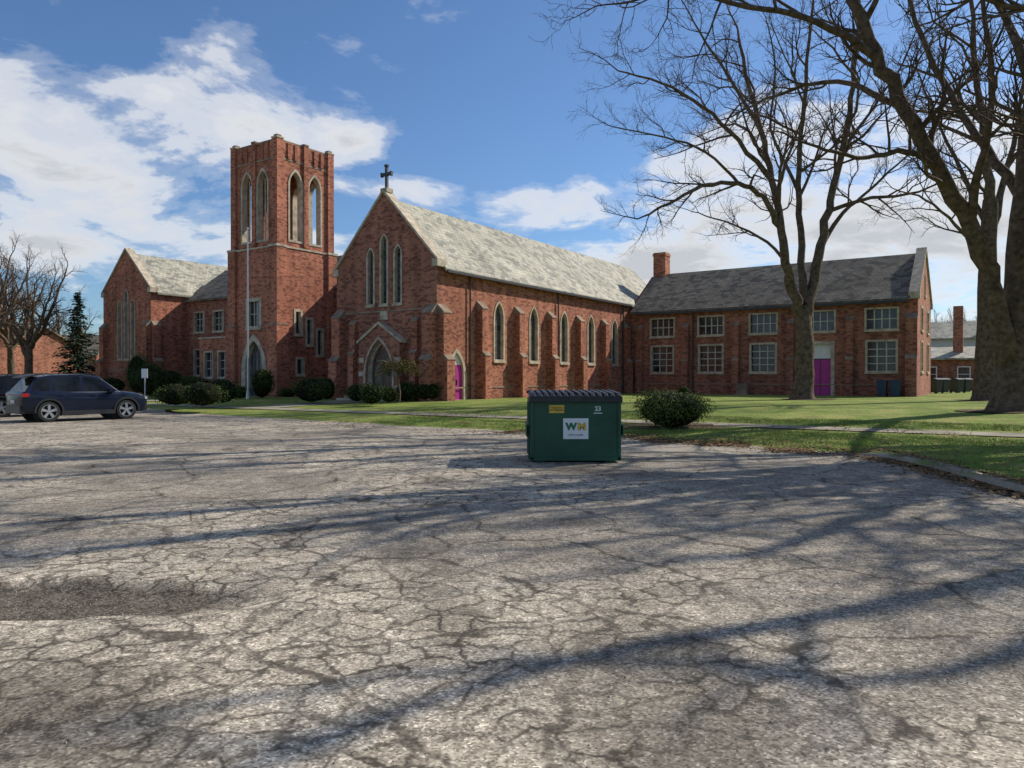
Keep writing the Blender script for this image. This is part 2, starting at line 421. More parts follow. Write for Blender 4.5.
cut = MB(); mb = MB(); i = 0.12
mb.box(TX0+i, TX1-i, TY0+i, TY1-i, 10.6, 17.0)
bf = build(mb, 'belfry', M['brick'], church)
hol = MB(); hol.box(TX0+0.6, TX1-0.6, TY0+0.6, TY1-0.6, 10.9, 17.5); boolean(bf, hol)
for s in (-0.85, 0.85):
    cutb = MB(); cutb.prism(shape('lancet', tcx+s, 11.1, 15.95, 1.12), 'y', TY0-1, TY1+1); boolean(bf, cutb)
    cutb = MB(); cutb.prism(shape('lancet', tcy+s, 11.1, 15.95, 1.12), 'x', TX0-1, TX1+1); boolean(bf, cutb)
    for p0, p1, ax, c in ((TY0+i-0.05, TY0+0.5, 'y', tcx), (TY1-0.5, TY1-i+0.05, 'y', tcx), (TX0+i-0.05, TX0+0.5, 'x', tcy), (TX1-0.5, TX1-i+0.05, 'x', tcy)):
        stone.ring(shape('lancet', c+s, 10.97, 16.08, 1.30), shape('lancet', c+s, 11.12, 15.88, 1.02), ax, p0, p1)
trc = MB()
for s in (-0.85, 0.85):
    trc.box(tcx+s-0.035, tcx+s+0.035, TY0+0.3, TY0+0.37, 11.1, 15.4)
build(trc, 'belfry_tracery', M['stone'], church)
pr = MB()
for ax_, (xx, sx) in enumerate(((TX0, -1), (TX1, 1))):
    for (yy, sy) in ((TY0, -1), (TY1, 1)):
        def bx(pj, w, z0, z1, m=pr, e=0):
            x0, x1 = sorted((xx+sx*pj, xx-sx*w)); y0, y1 = sorted((yy+sy*pj, yy-sy*w)); m.box(x0-e, x1+e, y0-e, y1+e, z0, z1)
        bx(0.30, 0.72, 0, 5.2); bx(0.30, 0.72, 5.2, 5.32, caps, 0.02)
        bx(0.18, 0.62, 5.32, 10.5); bx(0.18, 0.62, 10.5, 10.66, stone, 0.04)
        bx(0.03, 0.52, 10.66, 17.85); bx(0.03, 0.52, 17.85, 17.95, stone, 0.03)
        bx(-0.06, 0.42, 17.95, 18.1, caps)
w = 0.2
for (a, b) in ((TY0-.02, TY0+0.42), (TY1-0.42, TY1+.02)):
    pr.box(tcx-w, tcx+w, a, b, 10.7, 17.85); caps.box(tcx-w-.02, tcx+w+.02, a-.03, b+.03, 17.85, 17.96)
for (a, b) in ((TX0-.02, TX0+0.42), (TX1-0.42, TX1+.02)):
    pr.box(a, b, tcy-w, tcy+w, 10.7, 17.85); caps.box(a-.03, b+.03, tcy-w-.02, tcy+w+.02, 17.85, 17.96)
for (a, b, c, d_) in ((TX0+0.5, TX1-0.5, TY0+0.1, TY0+0.45), (TX0+0.5, TX1-0.5, TY1-0.45, TY1-0.1), (TX0+0.1, TX0+0.45, TY0+0.5, TY1-0.5), (TX1-0.45, TX1-0.1, TY0+0.5, TY1-0.5)):
    pr.box(a, b, c, d_, 17.0, 17.72)
    caps.box(a, b, c-0.03, d_+0.03, 17.72, 17.84)
    caps.box(a, b, c-0.03, d_+0.03, 16.5, 16.62)
for s in (-1.45, -.85, .85, 1.45):
    for yy in (TY0+0.03, TY1-0.1): pr.box(tcx+s-0.1, tcx+s+0.1, yy, yy+0.075, 16.62, 17.72)
    for xx in (TX0+0.03, TX1-0.1): pr.box(xx, xx+0.075, tcy+s-0.1, tcy+s+0.1, 16.62, 17.72)
build(pr, 'tower_piers', M['brick'], church)
stone.box(TX0-0.05, TX1+0.05, TY0-0.06, TY0, 10.5, 10.62); stone.box(TX1, TX1+0.06, TY0-0.05, TY1+0.05, 10.502, 10.622)
dk = MB(); dk.box(TX0+0.5, TX1-0.5, TY0+0.5, TY1-0.5, 16.75, 16.9); build(dk, 'tower_deck', M['interior'], church)

mb = MB(); mb.prism(gable_poly(6.2, 14.0, 8.4, 11.3), 'x', -33.42, -NW+0.05)
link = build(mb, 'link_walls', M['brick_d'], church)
cut = MB()
for x in (-31.6, -28.9, -26.2, -23.5):
    opening(cut, 'y', 6.2, -1, x, 5.6, 7.2, 1.3, 'rect', 0.12, 'glass', (2, 2))
    if x < -27: opening(cut, 'y', 6.2, -1, x, 1.9, 4.0, 1.4, 'rect', 0.12, 'glass', (2, 2))
boolean(link, cut)
gable_roof('link_roof', 'x', -33.6, -NW+0.2, 6.2, 14.0, 8.4, 11.3, M['slate_d'])
mb = MB(); mb.box(-27.3, -20.1, 3.4, 6.19, 0, 4.7)
bay = build(mb, 'porch_bay', M['brick'], church)
cut = MB()
for x in (-26.1, -24.3, -22.5): opening(cut, 'y', 3.4, -1, x, 1.7, 3.6, 1.0, 'rect', 0.13, 'glass', (1, 2))
boolean(bay, cut)
stone.box(-27.4, -20.05, 3.3, 6.18, 4.7, 4.82)
mb = MB(); mb.prism([(-22.4, 0), (-20.2, 0), (-20.2, 5.6), (-21.3, 6.6), (-22.4, 5.6)], 'y', 3.0, 6.18); build(mb, 'small_gable', M['brick_d'], church)
stone.prism([(-22.55, 5.55), (-21.3, 6.6), (-21.3, 6.75), (-22.55, 5.7)], 'y', 2.95, 3.3); stone.prism([(-21.3, 6.6), (-20.05, 5.55), (-20.05, 5.7), (-21.3, 6.75)], 'y', 2.95, 3.3)
glass.box(-21.9, -20.7, 2.97, 3.02, 1.8, 4.2); stone.ring(shape('rect', -21.3, 1.7, 4.3, 1.4), shape('rect', -21.3, 1.8, 4.2, 1.2), 'y', 2.9, 3.01)

LX0, LX1, LY0, LY1 = -41.0, -33.4, 2.9, 24.0; LE = 8.9; LR = 12.3
mb = MB(); mb.prism(gable_poly(LX0, LX1, LE, LR), 'y', LY0+0.45, LY1)
lw = build(mb, 'left_wing_walls', M['brick'], church)
mb = MB(); mb.prism(gable_poly(LX0, LX1, LE+0.3, LR+0.4), 'y', LY0, LY0+0.452)
lf = build(mb, 'left_wing_gable', M['brick'], church)
cut = MB(); lc = (LX0+LX1)/2
for dx, zt in ((-1.05, 8.3), (0, 9.2), (1.05, 8.3)):
    opening(cut, 'y', LY0, -1, lc+dx, 3.3, zt, 0.5, 'lancet', 0.12, 'stained', (0, 12))
boolean(lf, cut)
coping('y', LY0-0.12, LY0+0.58, LX0, LX1, LE+0.3, LR+0.4)
gable_roof('left_wing_roof', 'y', LY0+0.46, LY1, LX0, LX1, LE, LR, M['slate_l'])
bt = MB()
buttress('y', LY0, -1, LX0+0.35, 0.7, [(0.7, 3), (0.4, 6)], bt); buttress('y', LY0, -1, LX1-0.35, 0.7, [(0.7, 3), (0.4, 6)], bt)
buttress('x', LX1, 1, LY0+0.4, 0.7, [(0.6, 3), (0.35, 6)], bt)
build(bt, 'left_wing_buttresses', M['brick'], church)
caps.box(LX0, LX1, LY0-0.04, LY0, 2.3, 2.4)
mb = MB(); mb.box(-49, LX0+0.01, 7, 17, 0, 4.2); ax = build(mb, 'annex', M['brick_d'], church)
stone.box(-49.1, LX0-0.01, 6.9, 7.05, 4.2, 4.4)
cut = MB()
for x in (-47.3, -45, -42.7): opening(cut, 'y', 7, -1, x, 1.5, 3.2, 1.1, 'rect', 0.12, 'glass', (1, 1))
boolean(ax, cut)
build(stone, 'stone_trim', M['stone'], church)
build(caps, 'buttress_caps', M['cap'], church)
build(glass, 'window_glass', M['glass'], church)
build(stained, 'leaded_glass', M['stained'], church)
build(frame, 'window_bars', M['frame'], church)
build(lead, 'window_leading', M['lead'], church)

# ------------------------------------------------------------ ground
def asphalt_mat():
    m, nt, b = mat_new('old_asphalt')
    tc = N(nt, 'ShaderNodeTexCoord'); P = tc.outputs['Object']
    def vor(scale, feat='F1', vec=None):
        v = N(nt, 'ShaderNodeTexVoronoi'); v.voronoi_dimensions = '2D'; v.feature = feat; v.inputs['Scale'].default_value = scale
        nt.links.new(vec or P, v.inputs['Vector']); return v
    v1 = vor(75)
    sc = N(nt, 'ShaderNodeSeparateColor'); nt.links.new(v1.outputs['Color'], sc.inputs[0])
    c = ramp(nt, sc.outputs[0], [(0.0, (0.16, 0.135, 0.105)), (0.25, (0.26, 0.228, 0.185)), (0.6, (0.37, 0.328, 0.268)), (0.88, (0.46, 0.41, 0.335)), (1.0, (0.68, 0.62, 0.52))])
    pat = noise_n(nt, P, 0.20, 5, 0.62, 0.6, '2D')
    c = mix(nt, 1.0, c, ramp(nt, pat, [(0.34, (0.72, 0.71, 0.70)), (0.5, (1.0, 0.98, 0.95)), (0.64, (1.22, 1.19, 1.13))]), 'MULTIPLY')
    pat2 = noise_n(nt, P, 1.5, 6, 0.7, 0.5, '2D')
    c = mix(nt, 1.0, c, ramp(nt, pat2, [(0.30, 0.60), (0.42, 0.88), (0.54, 1.02), (0.68, 1.22)]), 'MULTIPLY')
    pat3 = noise_n(nt, P, 14, 3, 0.65, 0, '2D')
    c = mix(nt, 1.0, c, ramp(nt, pat3, [(0.3, 0.72), (0.7, 1.22)]), 'MULTIPLY')
    nz = N(nt, 'ShaderNodeTexNoise'); nz.noise_dimensions = '2D'; nz.inputs['Scale'].default_value = 1.8; nz.inputs['Detail'].default_value = 4; nz.inputs['Roughness'].default_value = .6; nt.links.new(P, nz.inputs['Vector'])
    sub = N(nt, 'ShaderNodeVectorMath', operation='SUBTRACT'); nt.links.new(nz.outputs['Color'], sub.inputs[0]); sub.inputs[1].default_value = (0.5, 0.5, 0.5)
    scv = N(nt, 'ShaderNodeVectorMath', operation='SCALE'); nt.links.new(sub.outputs[0], scv.inputs[0]); scv.inputs['Scale'].default_value = 0.5
    ad = N(nt, 'ShaderNodeVectorMath', operation='ADD'); nt.links.new(P, ad.inputs[0]); nt.links.new(scv.outputs[0], ad.inputs[1])
    va = vor(3.6, 'DISTANCE_TO_EDGE', ad.outputs[0]); vb = vor(0.62, 'DISTANCE_TO_EDGE', ad.outputs[0])
    vc = vor(3.6, 'F1', ad.outputs[0]); scc = N(nt, 'ShaderNodeSeparateColor'); nt.links.new(vc.outputs['Color'], scc.inputs[0])
    ka = ramp(nt, va.outputs['Distance'], [(0.0, 1), (0.035, .85), (0.075, 0)])
    isl = ramp(nt, va.outputs['Distance'], [(0.04, 0.84), (0.15, 1.10)])
    zone = ramp(nt, pat, [(0.42, 0.15), (0.52, 1)])
    brk = ramp(nt, pat2, [(0.38, 1), (0.60, 0.35)])
    zb = mth(nt, 'MULTIPLY', zone, brk)
    c = mix(nt, zone, c, mix(nt, 1.0, mix(nt, 1.0, c, isl, 'MULTIPLY'), ramp(nt, scc.outputs[0], [(0, .86), (1, 1.12)]), 'MULTIPLY'))
    k1 = mth(nt, 'MULTIPLY', ka, zb)
    kb = ramp(nt, vb.outputs['Distance'], [(0.0, 1), (0.012, .9), (0.026, 0)])
    k2 = mth(nt, 'MULTIPLY', kb, ramp(nt, pat2, [(0.44, 1), (0.62, 0.4)]))
    kk = mth(nt, 'MAXIMUM', mth(nt, 'MULTIPLY', k1, 0.92), mth(nt, 'MULTIPLY', k2, .85))
    c = mix(nt, kk, c, (0.060, 0.050, 0.040))
    sp = N(nt, 'ShaderNodeSeparateXYZ'); nt.links.new(ad.outputs[0], sp.inputs[0])
    def blob(x, y, rx, ry, e=.5):
        dx = mth(nt, 'DIVIDE', mth(nt, 'SUBTRACT', sp.outputs[0], x), rx); dy = mth(nt, 'DIVIDE', mth(nt, 'SUBTRACT', sp.outputs[1], y), ry)
        r = mth(nt, 'ADD', mth(nt, 'MULTIPLY', dx, dx), mth(nt, 'MULTIPLY', dy, dy))
        return ramp(nt, r, [(e, 1), (1.0, 0)])
    bl = mth(nt, 'MAXIMUM', blob(-3.5, 5.35, 1.85, 0.52), mth(nt, 'MULTIPLY', blob(-2.7, 3.3, 1.5, 1.1, .1), 0.75))
    bl = mth(nt, 'MAXIMUM', bl, mth(nt, 'MULTIPLY', blob(0.7, 3.9, 0.7, 1.7, .1), 0.5))
    dkp = ramp(nt, noise_n(nt, P, 0.45, 4, .6, .4, '2D'), [(.59, 0), (.70, .5)])
    bl = mth(nt, 'MAXIMUM', bl, dkp)
    c = mix(nt, mth(nt, 'MULTIPLY', bl, 0.85), c, mix(nt, ramp(nt, sc.outputs[1], [(.5, 0), (.9, 1)]), (0.036, 0.030, 0.024), (0.19, 0.16, 0.12)))
    sl = mth(nt, 'MULTIPLY', blob(4.7, 17.0, 3.2, 1.3, .2), 0.55)
    c = mix(nt, sl, c, (0.44, 0.39, 0.31))
    nt.links.new(c, b.inputs['Base Color']); b.inputs['Roughness'].default_value = 0.92
    b.inputs['Specular IOR Level'].default_value = 0.12
    h = mth(nt, 'ADD', mth(nt, 'MULTIPLY', sc.outputs[0], 0.3), mth(nt, 'MULTIPLY', pat3, 0.7))
    bump(nt, b, h, 0.5, 0.015)
    return m
M['asphalt'] = asphalt_mat()
def grass_mat(name):
    m, nt, b = mat_new(name)
    tc = N(nt, 'ShaderNodeTexCoord'); P = tc.outputs['Object']
    a = noise_n(nt, P, 0.4, 5, 0.65, 0.3, '2D')
    c = ramp(nt, a, [(0.3, (0.125, 0.185, 0.035)), (0.5, (0.215, 0.285, 0.062)), (0.68, (0.34, 0.35, 0.11))])
    f = noise_n(nt, P, 10, 5, 0.8, 0, '2D')
    c = mix(nt, 1.0, c, ramp(nt, f, [(0.3, 0.38), (0.7, 1.5)]), 'MULTIPLY')
    g = noise_n(nt, P, 1.3, 4, .7, 0, '2D')
    c = mix(nt, ramp(nt, g, [(0.52, 0), (0.66, 0.75)]), c, (0.24, 0.18, 0.085))
    nt.links.new(c, b.inputs['Base Color']); b.inputs['Roughness'].default_value = 0.95
    b.inputs['Specular IOR Level'].default_value = 0.1
    bump(nt, b, f, 0.8, 0.06)
    return m
M['grass'] = grass_mat('lawn_grass_soil')
M['blade'] = simple('grass_blade', (0.19, 0.255, 0.058), 0.7, 0.55, 1.3, spec=.2)
M['leaf_litter'] = simple('dead_leaf', (0.20, 0.115, 0.05), 0.8, 0.6, 3.0, spec=.2)
M['soil'] = simple('soil_and_mulch', (0.085, 0.058, 0.035), 0.95, 0.6, 12.0, spec=.1)

EDGE = [(-75, -11.5), (-60, -11.5), (-5.4, -12.3), (3.9, -12.8), (10.9, -13.4), (14.5, -13.25), (17.7, -13.4), (20.2, -14.3), (22.6, -14.45), (23.7, -14.7), (24.6, -15.6), (25.4, -17.2), (26.5, -19.6), (31.5, -27.8), (37.2, -36.5), (50, -56)]
def edge_y(x):
    for (x0, y0), (x1, y1) in zip(EDGE, EDGE[1:]):
        if x <= x1:
            t = (x-x0)/(x1-x0); return y0+(y1-y0)*t
    return EDGE[-1][1]
def edge_s(x):
    e = sum(edge_y(x+d) for d in (-0.9, -0.45, 0, 0.45, 0.9))/5
    if -5 < x < 23.6:
        k = min(1, (23.6-x)/1.2, (x+5)/1.5)
        e += k*(.45*noise.noise(Vector((x*.6, 2, 0)))+.18*noise.noise(Vector((x*2.2, 7, 0))))
    return e
def kerbed(x): return max(0, min(1, (x-23.6)/.8)) if x > 0 else max(0, min(1, (-5-x)/1))
g = MB()
g.add([(-2500, -2500, -0.06), (2500, -2500, -0.06), (2500, 2500, -0.06), (-2500, 2500, -0.06)], [(0, 1, 2, 3)])
build(g, 'ground', M['grass'])
xs = []; x = -75.0
while x < 50: xs.append(x); x += 0.3 if 5 < x < 34 else 1.5
xs.append(50.0)
lawn = MB(); rows = [-.02, 0.12, 0.5, 1, 2, 3.5, 5.5, 8, 11, 15, 20, 30, 45, 80, 150, 300, 700]
vs = []; fs = []
xs2 = [-900.0, -200.0] + xs + [200.0, 900.0]
for x in xs2:
    e = edge_s(max(-75, min(50, x))); K = kerbed(x)
    for r in rows:
        y = e+r+0.14
        full = lawn_h(y)+(0.03*noise.noise(Vector((x*.3, y*.3, 0))) if 0.5 < r < 20 else 0)
        f = K+(1-K)*min(1, max(0, r)/2.2)
        z = .008+(full-.008)*f if r >= 0 else full*K-.012*(1-K)
        vs.append(L2W(x, y, z))
nr = len(rows)
for i in range(len(xs2)-1):
    for j in range(nr-1): fs.append((i*nr+j, (i+1)*nr+j, (i+1)*nr+j+1, i*nr+j+1))
lawn.add(vs, fs)
lawn_o = build(lawn, 'lawn', M['grass'], smooth=True)
prof = [(-0.02, -0.05), (0.0, 0.10), (0.03, 0.13), (0.15, 0.135), (0.16, -0.05)]
for (ka, kb_) in ((-60, -5), (23.6, 49)):
    kb = MB(); vs = []; fs = []
    kx = [x for x in xs if ka <= x <= kb_]
    for x in kx:
        e = edge_s(x); e2 = edge_s(x+0.05); t = Vector((0.05, e2-e)).normalized(); n = Vector((-t.y, t.x)); K = .15+.85*kerbed(x)
        for (o, z) in prof:
            dz = 0.02*noise.noise(Vector((x*.8, 3, 0)))
            vs.append(L2W(x+n.x*o, e+n.y*o, (z+dz)*(K if z > 0 else 1)))
    q = len(prof)
    for i in range(len(kx)-1):
        for j in range(q-1): fs.append((i*q+j, (i+1)*q+j, (i+1)*q+j+1, i*q+j+1))
    kb.add(vs, fs); build(kb, 'kerb', M['concrete'])
def asp_h(x, y):
    e = min(1, (x+13)/3, (13-x)/3, (y-0.2)/1, (18-y)/3)
    e = max(0, e)
    h = 0.018*noise.noise(Vector((x*.5, y*.5, 1)))+0.008*noise.noise(Vector((x*2, y*2, 5)))
    dx = (x+3.5)/1.8; dy = (y-5.35)/0.46
    r = dx*dx+dy*dy + 0.35*noise.noise(Vector((x*2.5, y*2.5, 9)))
    h -= 0.06*max(0, min(1, (1.1-r)*1.8))
    return h*e
vs = []; fs = []; nx, ny = 261, 223
for j in range(ny):
    for i in range(nx):
        X = -13+0.1*i; Y = 0.2+0.08*j; Y = min(Y, 18)
        vs.append((X, Y, asp_h(X, Y)))
for j in range(ny-1):
    for i in range(nx-1): a = j*nx+i; fs.append((a, a+1, a+nx+1, a+nx))
ymax = vs[-1][1]
lot = MB(); lot.add(vs, fs)
def rect(x0, x1, y0, y1): lot.add([(x0, y0, 0), (x1, y0, 0), (x1, y1, 0), (x0, y1, 0)], [(0, 1, 2, 3)])
rect(-13, 13, -60, 0.2); rect(-13, 13, ymax, 60); rect(-120, -13, -60, 90); rect(13, 60, -60, 60)
build(lot, 'parking_lot', M['asphalt'], smooth=True, uv=False)
def path(name, x0, x1, y0, y1, step, across):
    p = MB()
    if across:
        x = x0
        while x < x1:
            e = 0.012
            p.add([L2W(x+e, y0, lawn_h(y0)+.03), L2W(min(x+step, x1)-e, y0, lawn_h(y0)+.03), L2W(min(x+step, x1)-e, y1, lawn_h(y1)+.03), L2W(x+e, y1, lawn_h(y1)+.03)], [(0, 1, 2, 3)]); x += step
    else:
        y = y0
        while y < y1:
            ye = min(y+step, y1); e = 0.012
            p.add([L2W(x0, y+e, lawn_h(y)+.03), L2W(x1, y+e, lawn_h(y)+.03), L2W(x1, ye-e, lawn_h(ye)+.03), L2W(x0, ye-e, lawn_h(ye)+.03)], [(0, 1, 2, 3)]); y += step
    return build(p, name, M['walk'])
path('sidewalk', -60, 48, -9.7, -8.6, 1.5, True)
path('church_walk', cx-1.2, cx+1.2, -8.5, -1.0, 1.5, False)
path('tower_walk', tcx-1.2, tcx+1.2, -8.5, 0.6, 1.5, False)

rnd = random.Random(3)
def ghz(x, y):
    K = kerbed(x); f = K+(1-K)*min(1, max(0, y-edge_s(x)-.14)/2.2)
    if y < edge_s(x)-0.02: return 0.004
    if y < edge_s(x)+.15: return 0.14*K+.008
    return .012+lawn_h(y)*f
def soil_patch(name, cxw, cyw, rx, ry, seed, n=26):
    b = MB(); rings = 5; vs = []
    for j in range(rings+1):
        for i in range(n):
            a = 2*math.pi*i/n; f = j/rings
            rr_ = f*(1+.35*noise.noise(Vector((math.cos(a)*1.7, math.sin(a)*1.7, seed)))+.12*noise.noise(Vector((math.cos(a)*6, math.sin(a)*6, seed))))
            X = cxw+math.cos(a)*rx*rr_; Y = cyw+math.sin(a)*ry*rr_
            r_ = Vector((X-C0.x, Y-C0.y, 0)); lx, ly = r_.dot(DR), r_.dot(D1)
            vs.append((X, Y, ghz(lx, ly)+.035-.03*f*f))
    fs = [(j*n+i, j*n+(i+1) % n, (j+1)*n+(i+1) % n, (j+1)*n+i) for j in range(rings) for i in range(n)]
    b.add(vs, fs); return build(b, name, M['soil'], smooth=True)
soil_patch('soil_patch', 18.7, 27.6, 2.0, 1.5, 2); soil_patch('soil_patch', 17.1, 42.9, 1.6, 1.4, 5); soil_patch('soil_patch', 26.2, 41, 1.6, 1.3, 8)
soil_patch('soil_patch', 4.9, 22.6, 1.7, 1.3, 12)
tf = MB()
for k in range(520):
    x, y = rnd.uniform(-.5, .5), rnd.uniform(-.5, .5); a = rnd.uniform(0, 6.28); h = rnd.uniform(.025, .065); w = .005
    lx, ly = rnd.uniform(-.03, .03), rnd.uniform(-.03, .03); ca, sa = math.cos(a)*w, math.sin(a)*w
    tf.add([(x-ca, y-sa, -.01), (x+ca, y+sa, -.01), (x+lx, y+ly, h)], [(0, 1, 2)])
tme = bpy.data.meshes.new('grass_tuft'); tme.from_pydata(tf.v, [], tf.f); tme.materials.append(M['blade'])
x = 8.0
while x < 36:
    y = edge_s(x)+0.72
    ymax_ = -5.5 if x > 14 else -8
    while y < ymax_:
        if not (-10.2 < y < -8.1):
            K = kerbed(x); f = K+(1-K)*min(1, (y-edge_s(x)-.14)/2.2)
            w = L2W(x+rnd.uniform(-.2, .2), y+rnd.uniform(-.15, .15), .008+(lawn_h(y)-.008)*f)
            if 0 < w.y < 30 and abs(w.x/w.y) < .75:
                o = bpy.data.objects.new('grass_tuft', tme); COL.objects.link(o); o.location = w
                o.rotation_euler[2] = rnd.uniform(0, 6.28); o.scale[2] = rnd.uniform(.7, 1.3); o.parent = lawn_o
        y += 0.8
    x += 0.8
lf_ = MB()
for k in range(20000):
    if k < 14000:
        x = rnd.uniform(14, 31); y = edge_s(x) + rnd.gauss(0, .42) - 0.15
        if noise.noise(Vector((x*.9, y*.9, 4))) < -.05 and rnd.random() < .8: continue
    else:
        x = rnd.uniform(5, 34); y = edge_s(x)+rnd.uniform(-1.8, 8)
        if noise.noise(Vector((x*.5, y*.5, 14))) < 0 and rnd.random() < .75: continue
    z = ghz(x, y)+.018
    w = L2W(x, y, z); s = rnd.uniform(.02, .06); a = rnd.uniform(0, 6.28)
    q = []
    for i in range(4):
        t = a+i*math.pi/2; q.append((w.x+math.cos(t)*s*(1 if i % 2 else .6), w.y+math.sin(t)*s*(1 if i % 2 else .6), w.z+rnd.uniform(-.005, .025)))
    lf_.add(q, [(0, 1, 2, 3)])
build(lf_, 'fallen_leaves', M['leaf_litter'], uv=False, recalc=False)
gv = MB()
for k in range(2600):
    X = rnd.uniform(-7, 7); Y = 1.6+rnd.random()**1.5*9
    if abs(X) > Y*.75+.3: continue
    s = rnd.uniform(.003, .010); z = asp_h(X, Y)
    if rnd.random() < .35: X = -3.5+rnd.gauss(0, .9); Y = 5.35+rnd.gauss(0, .35); z = asp_h(X, Y)
    gv.add([(X-s, Y-s*.7, z-.002), (X+s, Y-s*.5, z-.002), (X+s*.6, Y+s, z-.002), (X-s*.8, Y+s*.7, z-.002), (X+s*rnd.uniform(-.4, .4), Y, z+s*rnd.uniform(.8, 1.4))], [(0, 1, 4), (1, 2, 4), (2, 3, 4), (3, 0, 4)])
build(gv, 'loose_gravel', simple('gravel', (.30, .26, .20), .9, .5, 40), uv=False, recalc=False)

# ------------------------------------------------------------ trees
class Tree:
    def __init__(s, seed): s.v = []; s.f = []; s.m = []; s.r = random.Random(seed)
    def tube(s, pts, rad, sides, rough=0.0):
        o = len(s.v); n = len(pts)
        up = None
        for i, p in enumerate(pts):
            d = (pts[min(i+1, n-1)]-pts[max(i-1, 0)])
            if d.length < 1e-6: d = Vector((0, 0, 1))
            d.normalize()
            if up is None: a = d.orthogonal().normalized()
            else:
                a = up - d*up.dot(d)
                a = a.normalized() if a.length > 1e-4 else d.orthogonal().normalized()
            up = a; b = d.cross(a)
            for k in range(sides):
                t = 2*math.pi*k/sides; rr = rad[i]
                if rough: rr *= 1+rough*noise.noise(Vector((math.cos(t)*1.5, math.sin(t)*1.5, p.z*0.8+o*.01)))
                s.v.append(p + a*math.cos(t)*rr + b*math.sin(t)*rr)
        mi = 0 if rad[0] > .05 else 1
        for i in range(n-1):
            for k in range(sides):
                k2 = (k+1) % sides
                s.f.append((o+i*sides+k, o+i*sides+k2, o+(i+1)*sides+k2, o+(i+1)*sides+k)); s.m.append(mi)
    def smooth(s, pts, rad, sub=3):
        P = [pts[0]]+list(pts)+[pts[-1]]; out = []; ro = []
        for i in range(len(pts)-1):
            p0, p1, p2, p3 = P[i], P[i+1], P[i+2], P[i+3]
            for k in range(sub):
                t = k/sub
                out.append(0.5*((2*p1)+(p2-p0)*t+(2*p0-5*p1+4*p2-p3)*t*t+(3*p1-p0-3*p2+p3)*t**3)); ro.append(rad[i]*(1-t)+rad[i+1]*t)
        out.append(pts[-1]); ro.append(rad[-1])
        return out, ro
    def limb(s, pts, r0, r1, kids, level=1, start=0.25, wob=0.12, clen=None, maxlevel=4):
        rad = [r0+(r1-r0)*(i/(len(pts)-1))**0.8 for i in range(len(pts))]
        p, r = s.smooth([Vector(q) for q in pts], rad, 4)
        for i in range(1, len(p)-1): p[i] += Vector((s.r.uniform(-1, 1), s.r.uniform(-1, 1), s.r.uniform(-1, 1)))*wob*min(1, r[i]*3+.2)
        s.tube(p, r, 10 if r0 > .15 else 7, 0.15)
        total = sum((p[i+1]-p[i]).length for i in range(len(p)-1))
        for k in range(kids):
            t = start+(1-start)*(k+s.r.random()*.8)/kids; t = min(t, .99)
            f = t*(len(p)-1); i = int(f); q = p[i].lerp(p[i+1], f-i); d = (p[i+1]-p[i]).normalized()
            rr = (r[i]*(1-f+i)+r[i+1]*(f-i))
            L = (clen or total*.42)*(1.15-t*.55)*s.r.uniform(.7, 1.2)
            s.grow(q, s.bend(d, s.r.uniform(35, 65)), L, min(rr*.6, .028*L+.01), level+1, maxlevel)
        s.grow(p[-1], (p[-1]-p[-2]).normalized(), (clen or total*.35)*.7, r1*.95, level+1, maxlevel)
    def bend(s, d, ang):
        a = d.orthogonal().normalized(); a.rotate(Matrix.Rotation(s.r.uniform(0, 6.283), 3, d))
        v = d.copy(); v.rotate(Matrix.Rotation(math.radians(ang), 3, a))
        v.z += 0.12; return v.normalized()
    def grow(s, p, d, L, r, lv, mx):
        n = 6 if lv <= 2 else (5 if lv == 3 else 4)
        pts = [p.copy()]; rad = [r]; cur = d.copy(); seg = L/n
        for i in range(n):
            w = .22 if lv < 4 else .28
            cur = (cur+Vector((s.r.gauss(0, w), s.r.gauss(0, w), s.r.gauss(0, w)+.05))).normalized()
            pts.append(pts[-1]+cur*seg); rad.append(max(.005, r*(1-.8*(i+1)/n)))
        s.tube(pts, rad, 5 if lv <= 2 else 3)
        if lv >= mx: return
        kids = {2: 7, 3: 6, 4: 4}.get(lv, 4)
        for k in range(kids):
            t = .18+.8*(k+s.r.random()*.9)/kids; f = min(t, .98)*n; i = int(f); q = pts[i].lerp(pts[i+1], f-i)
            dd = (pts[i+1]-pts[i]).normalized()
            s.grow(q, s.bend(dd, s.r.uniform(25, 60)), L*s.r.uniform(.35, .6)*(1.15-.4*t), max(.007, min(rad[i]*.65, .02*L)), lv+1, mx)
    def mesh(s, name):
        me = bpy.data.meshes.new(name); me.from_pydata([tuple(q) for q in s.v], [], s.f)
        me.materials.append(M['bark']); me.materials.append(M['twig'])
        me.polygons.foreach_set('material_index', s.m); me.polygons.foreach_set('use_smooth', [True]*len(s.f)); me.update()
        return me
def place(me, name, loc, rz=0, sc=1.0, parent=None):
    o = bpy.data.objects.new(name, me); COL.objects.link(o); o.location = loc; o.rotation_euler[2] = rz; o.scale = (sc, sc, sc)
    if parent: o.parent = parent
    return o
def chain(D, lst): return [PX(u, v, D, dy) for (u, v, dy) in lst]
D = 43.0; t = Tree(11)
t.tube(*t.smooth(chain(D, [(803, 405, 0), (803, 396, 0), (804, 380, 0), (804, 350, 0), (803, 322, 0), (804, 306, 0)]), [.95, .66, .54, .50, .50, .34], 4), 14, .2)
t.limb(chain(D, [(802, 328, 0), (796, 300, -.3), (787, 262, -.8), (779, 222, -1), (771, 178, -.6), (760, 130, 0), (748, 85, .5), (738, 40, 1)]), .36, .08, 9, 1, .35)
t.limb(chain(D, [(779, 226, -1), (762, 198, -1.5), (738, 184, -2), (702, 187, -2.6), (668, 204, -3), (645, 216, -3.2)]), .19, .05, 8, 1, .3, clen=3.8)
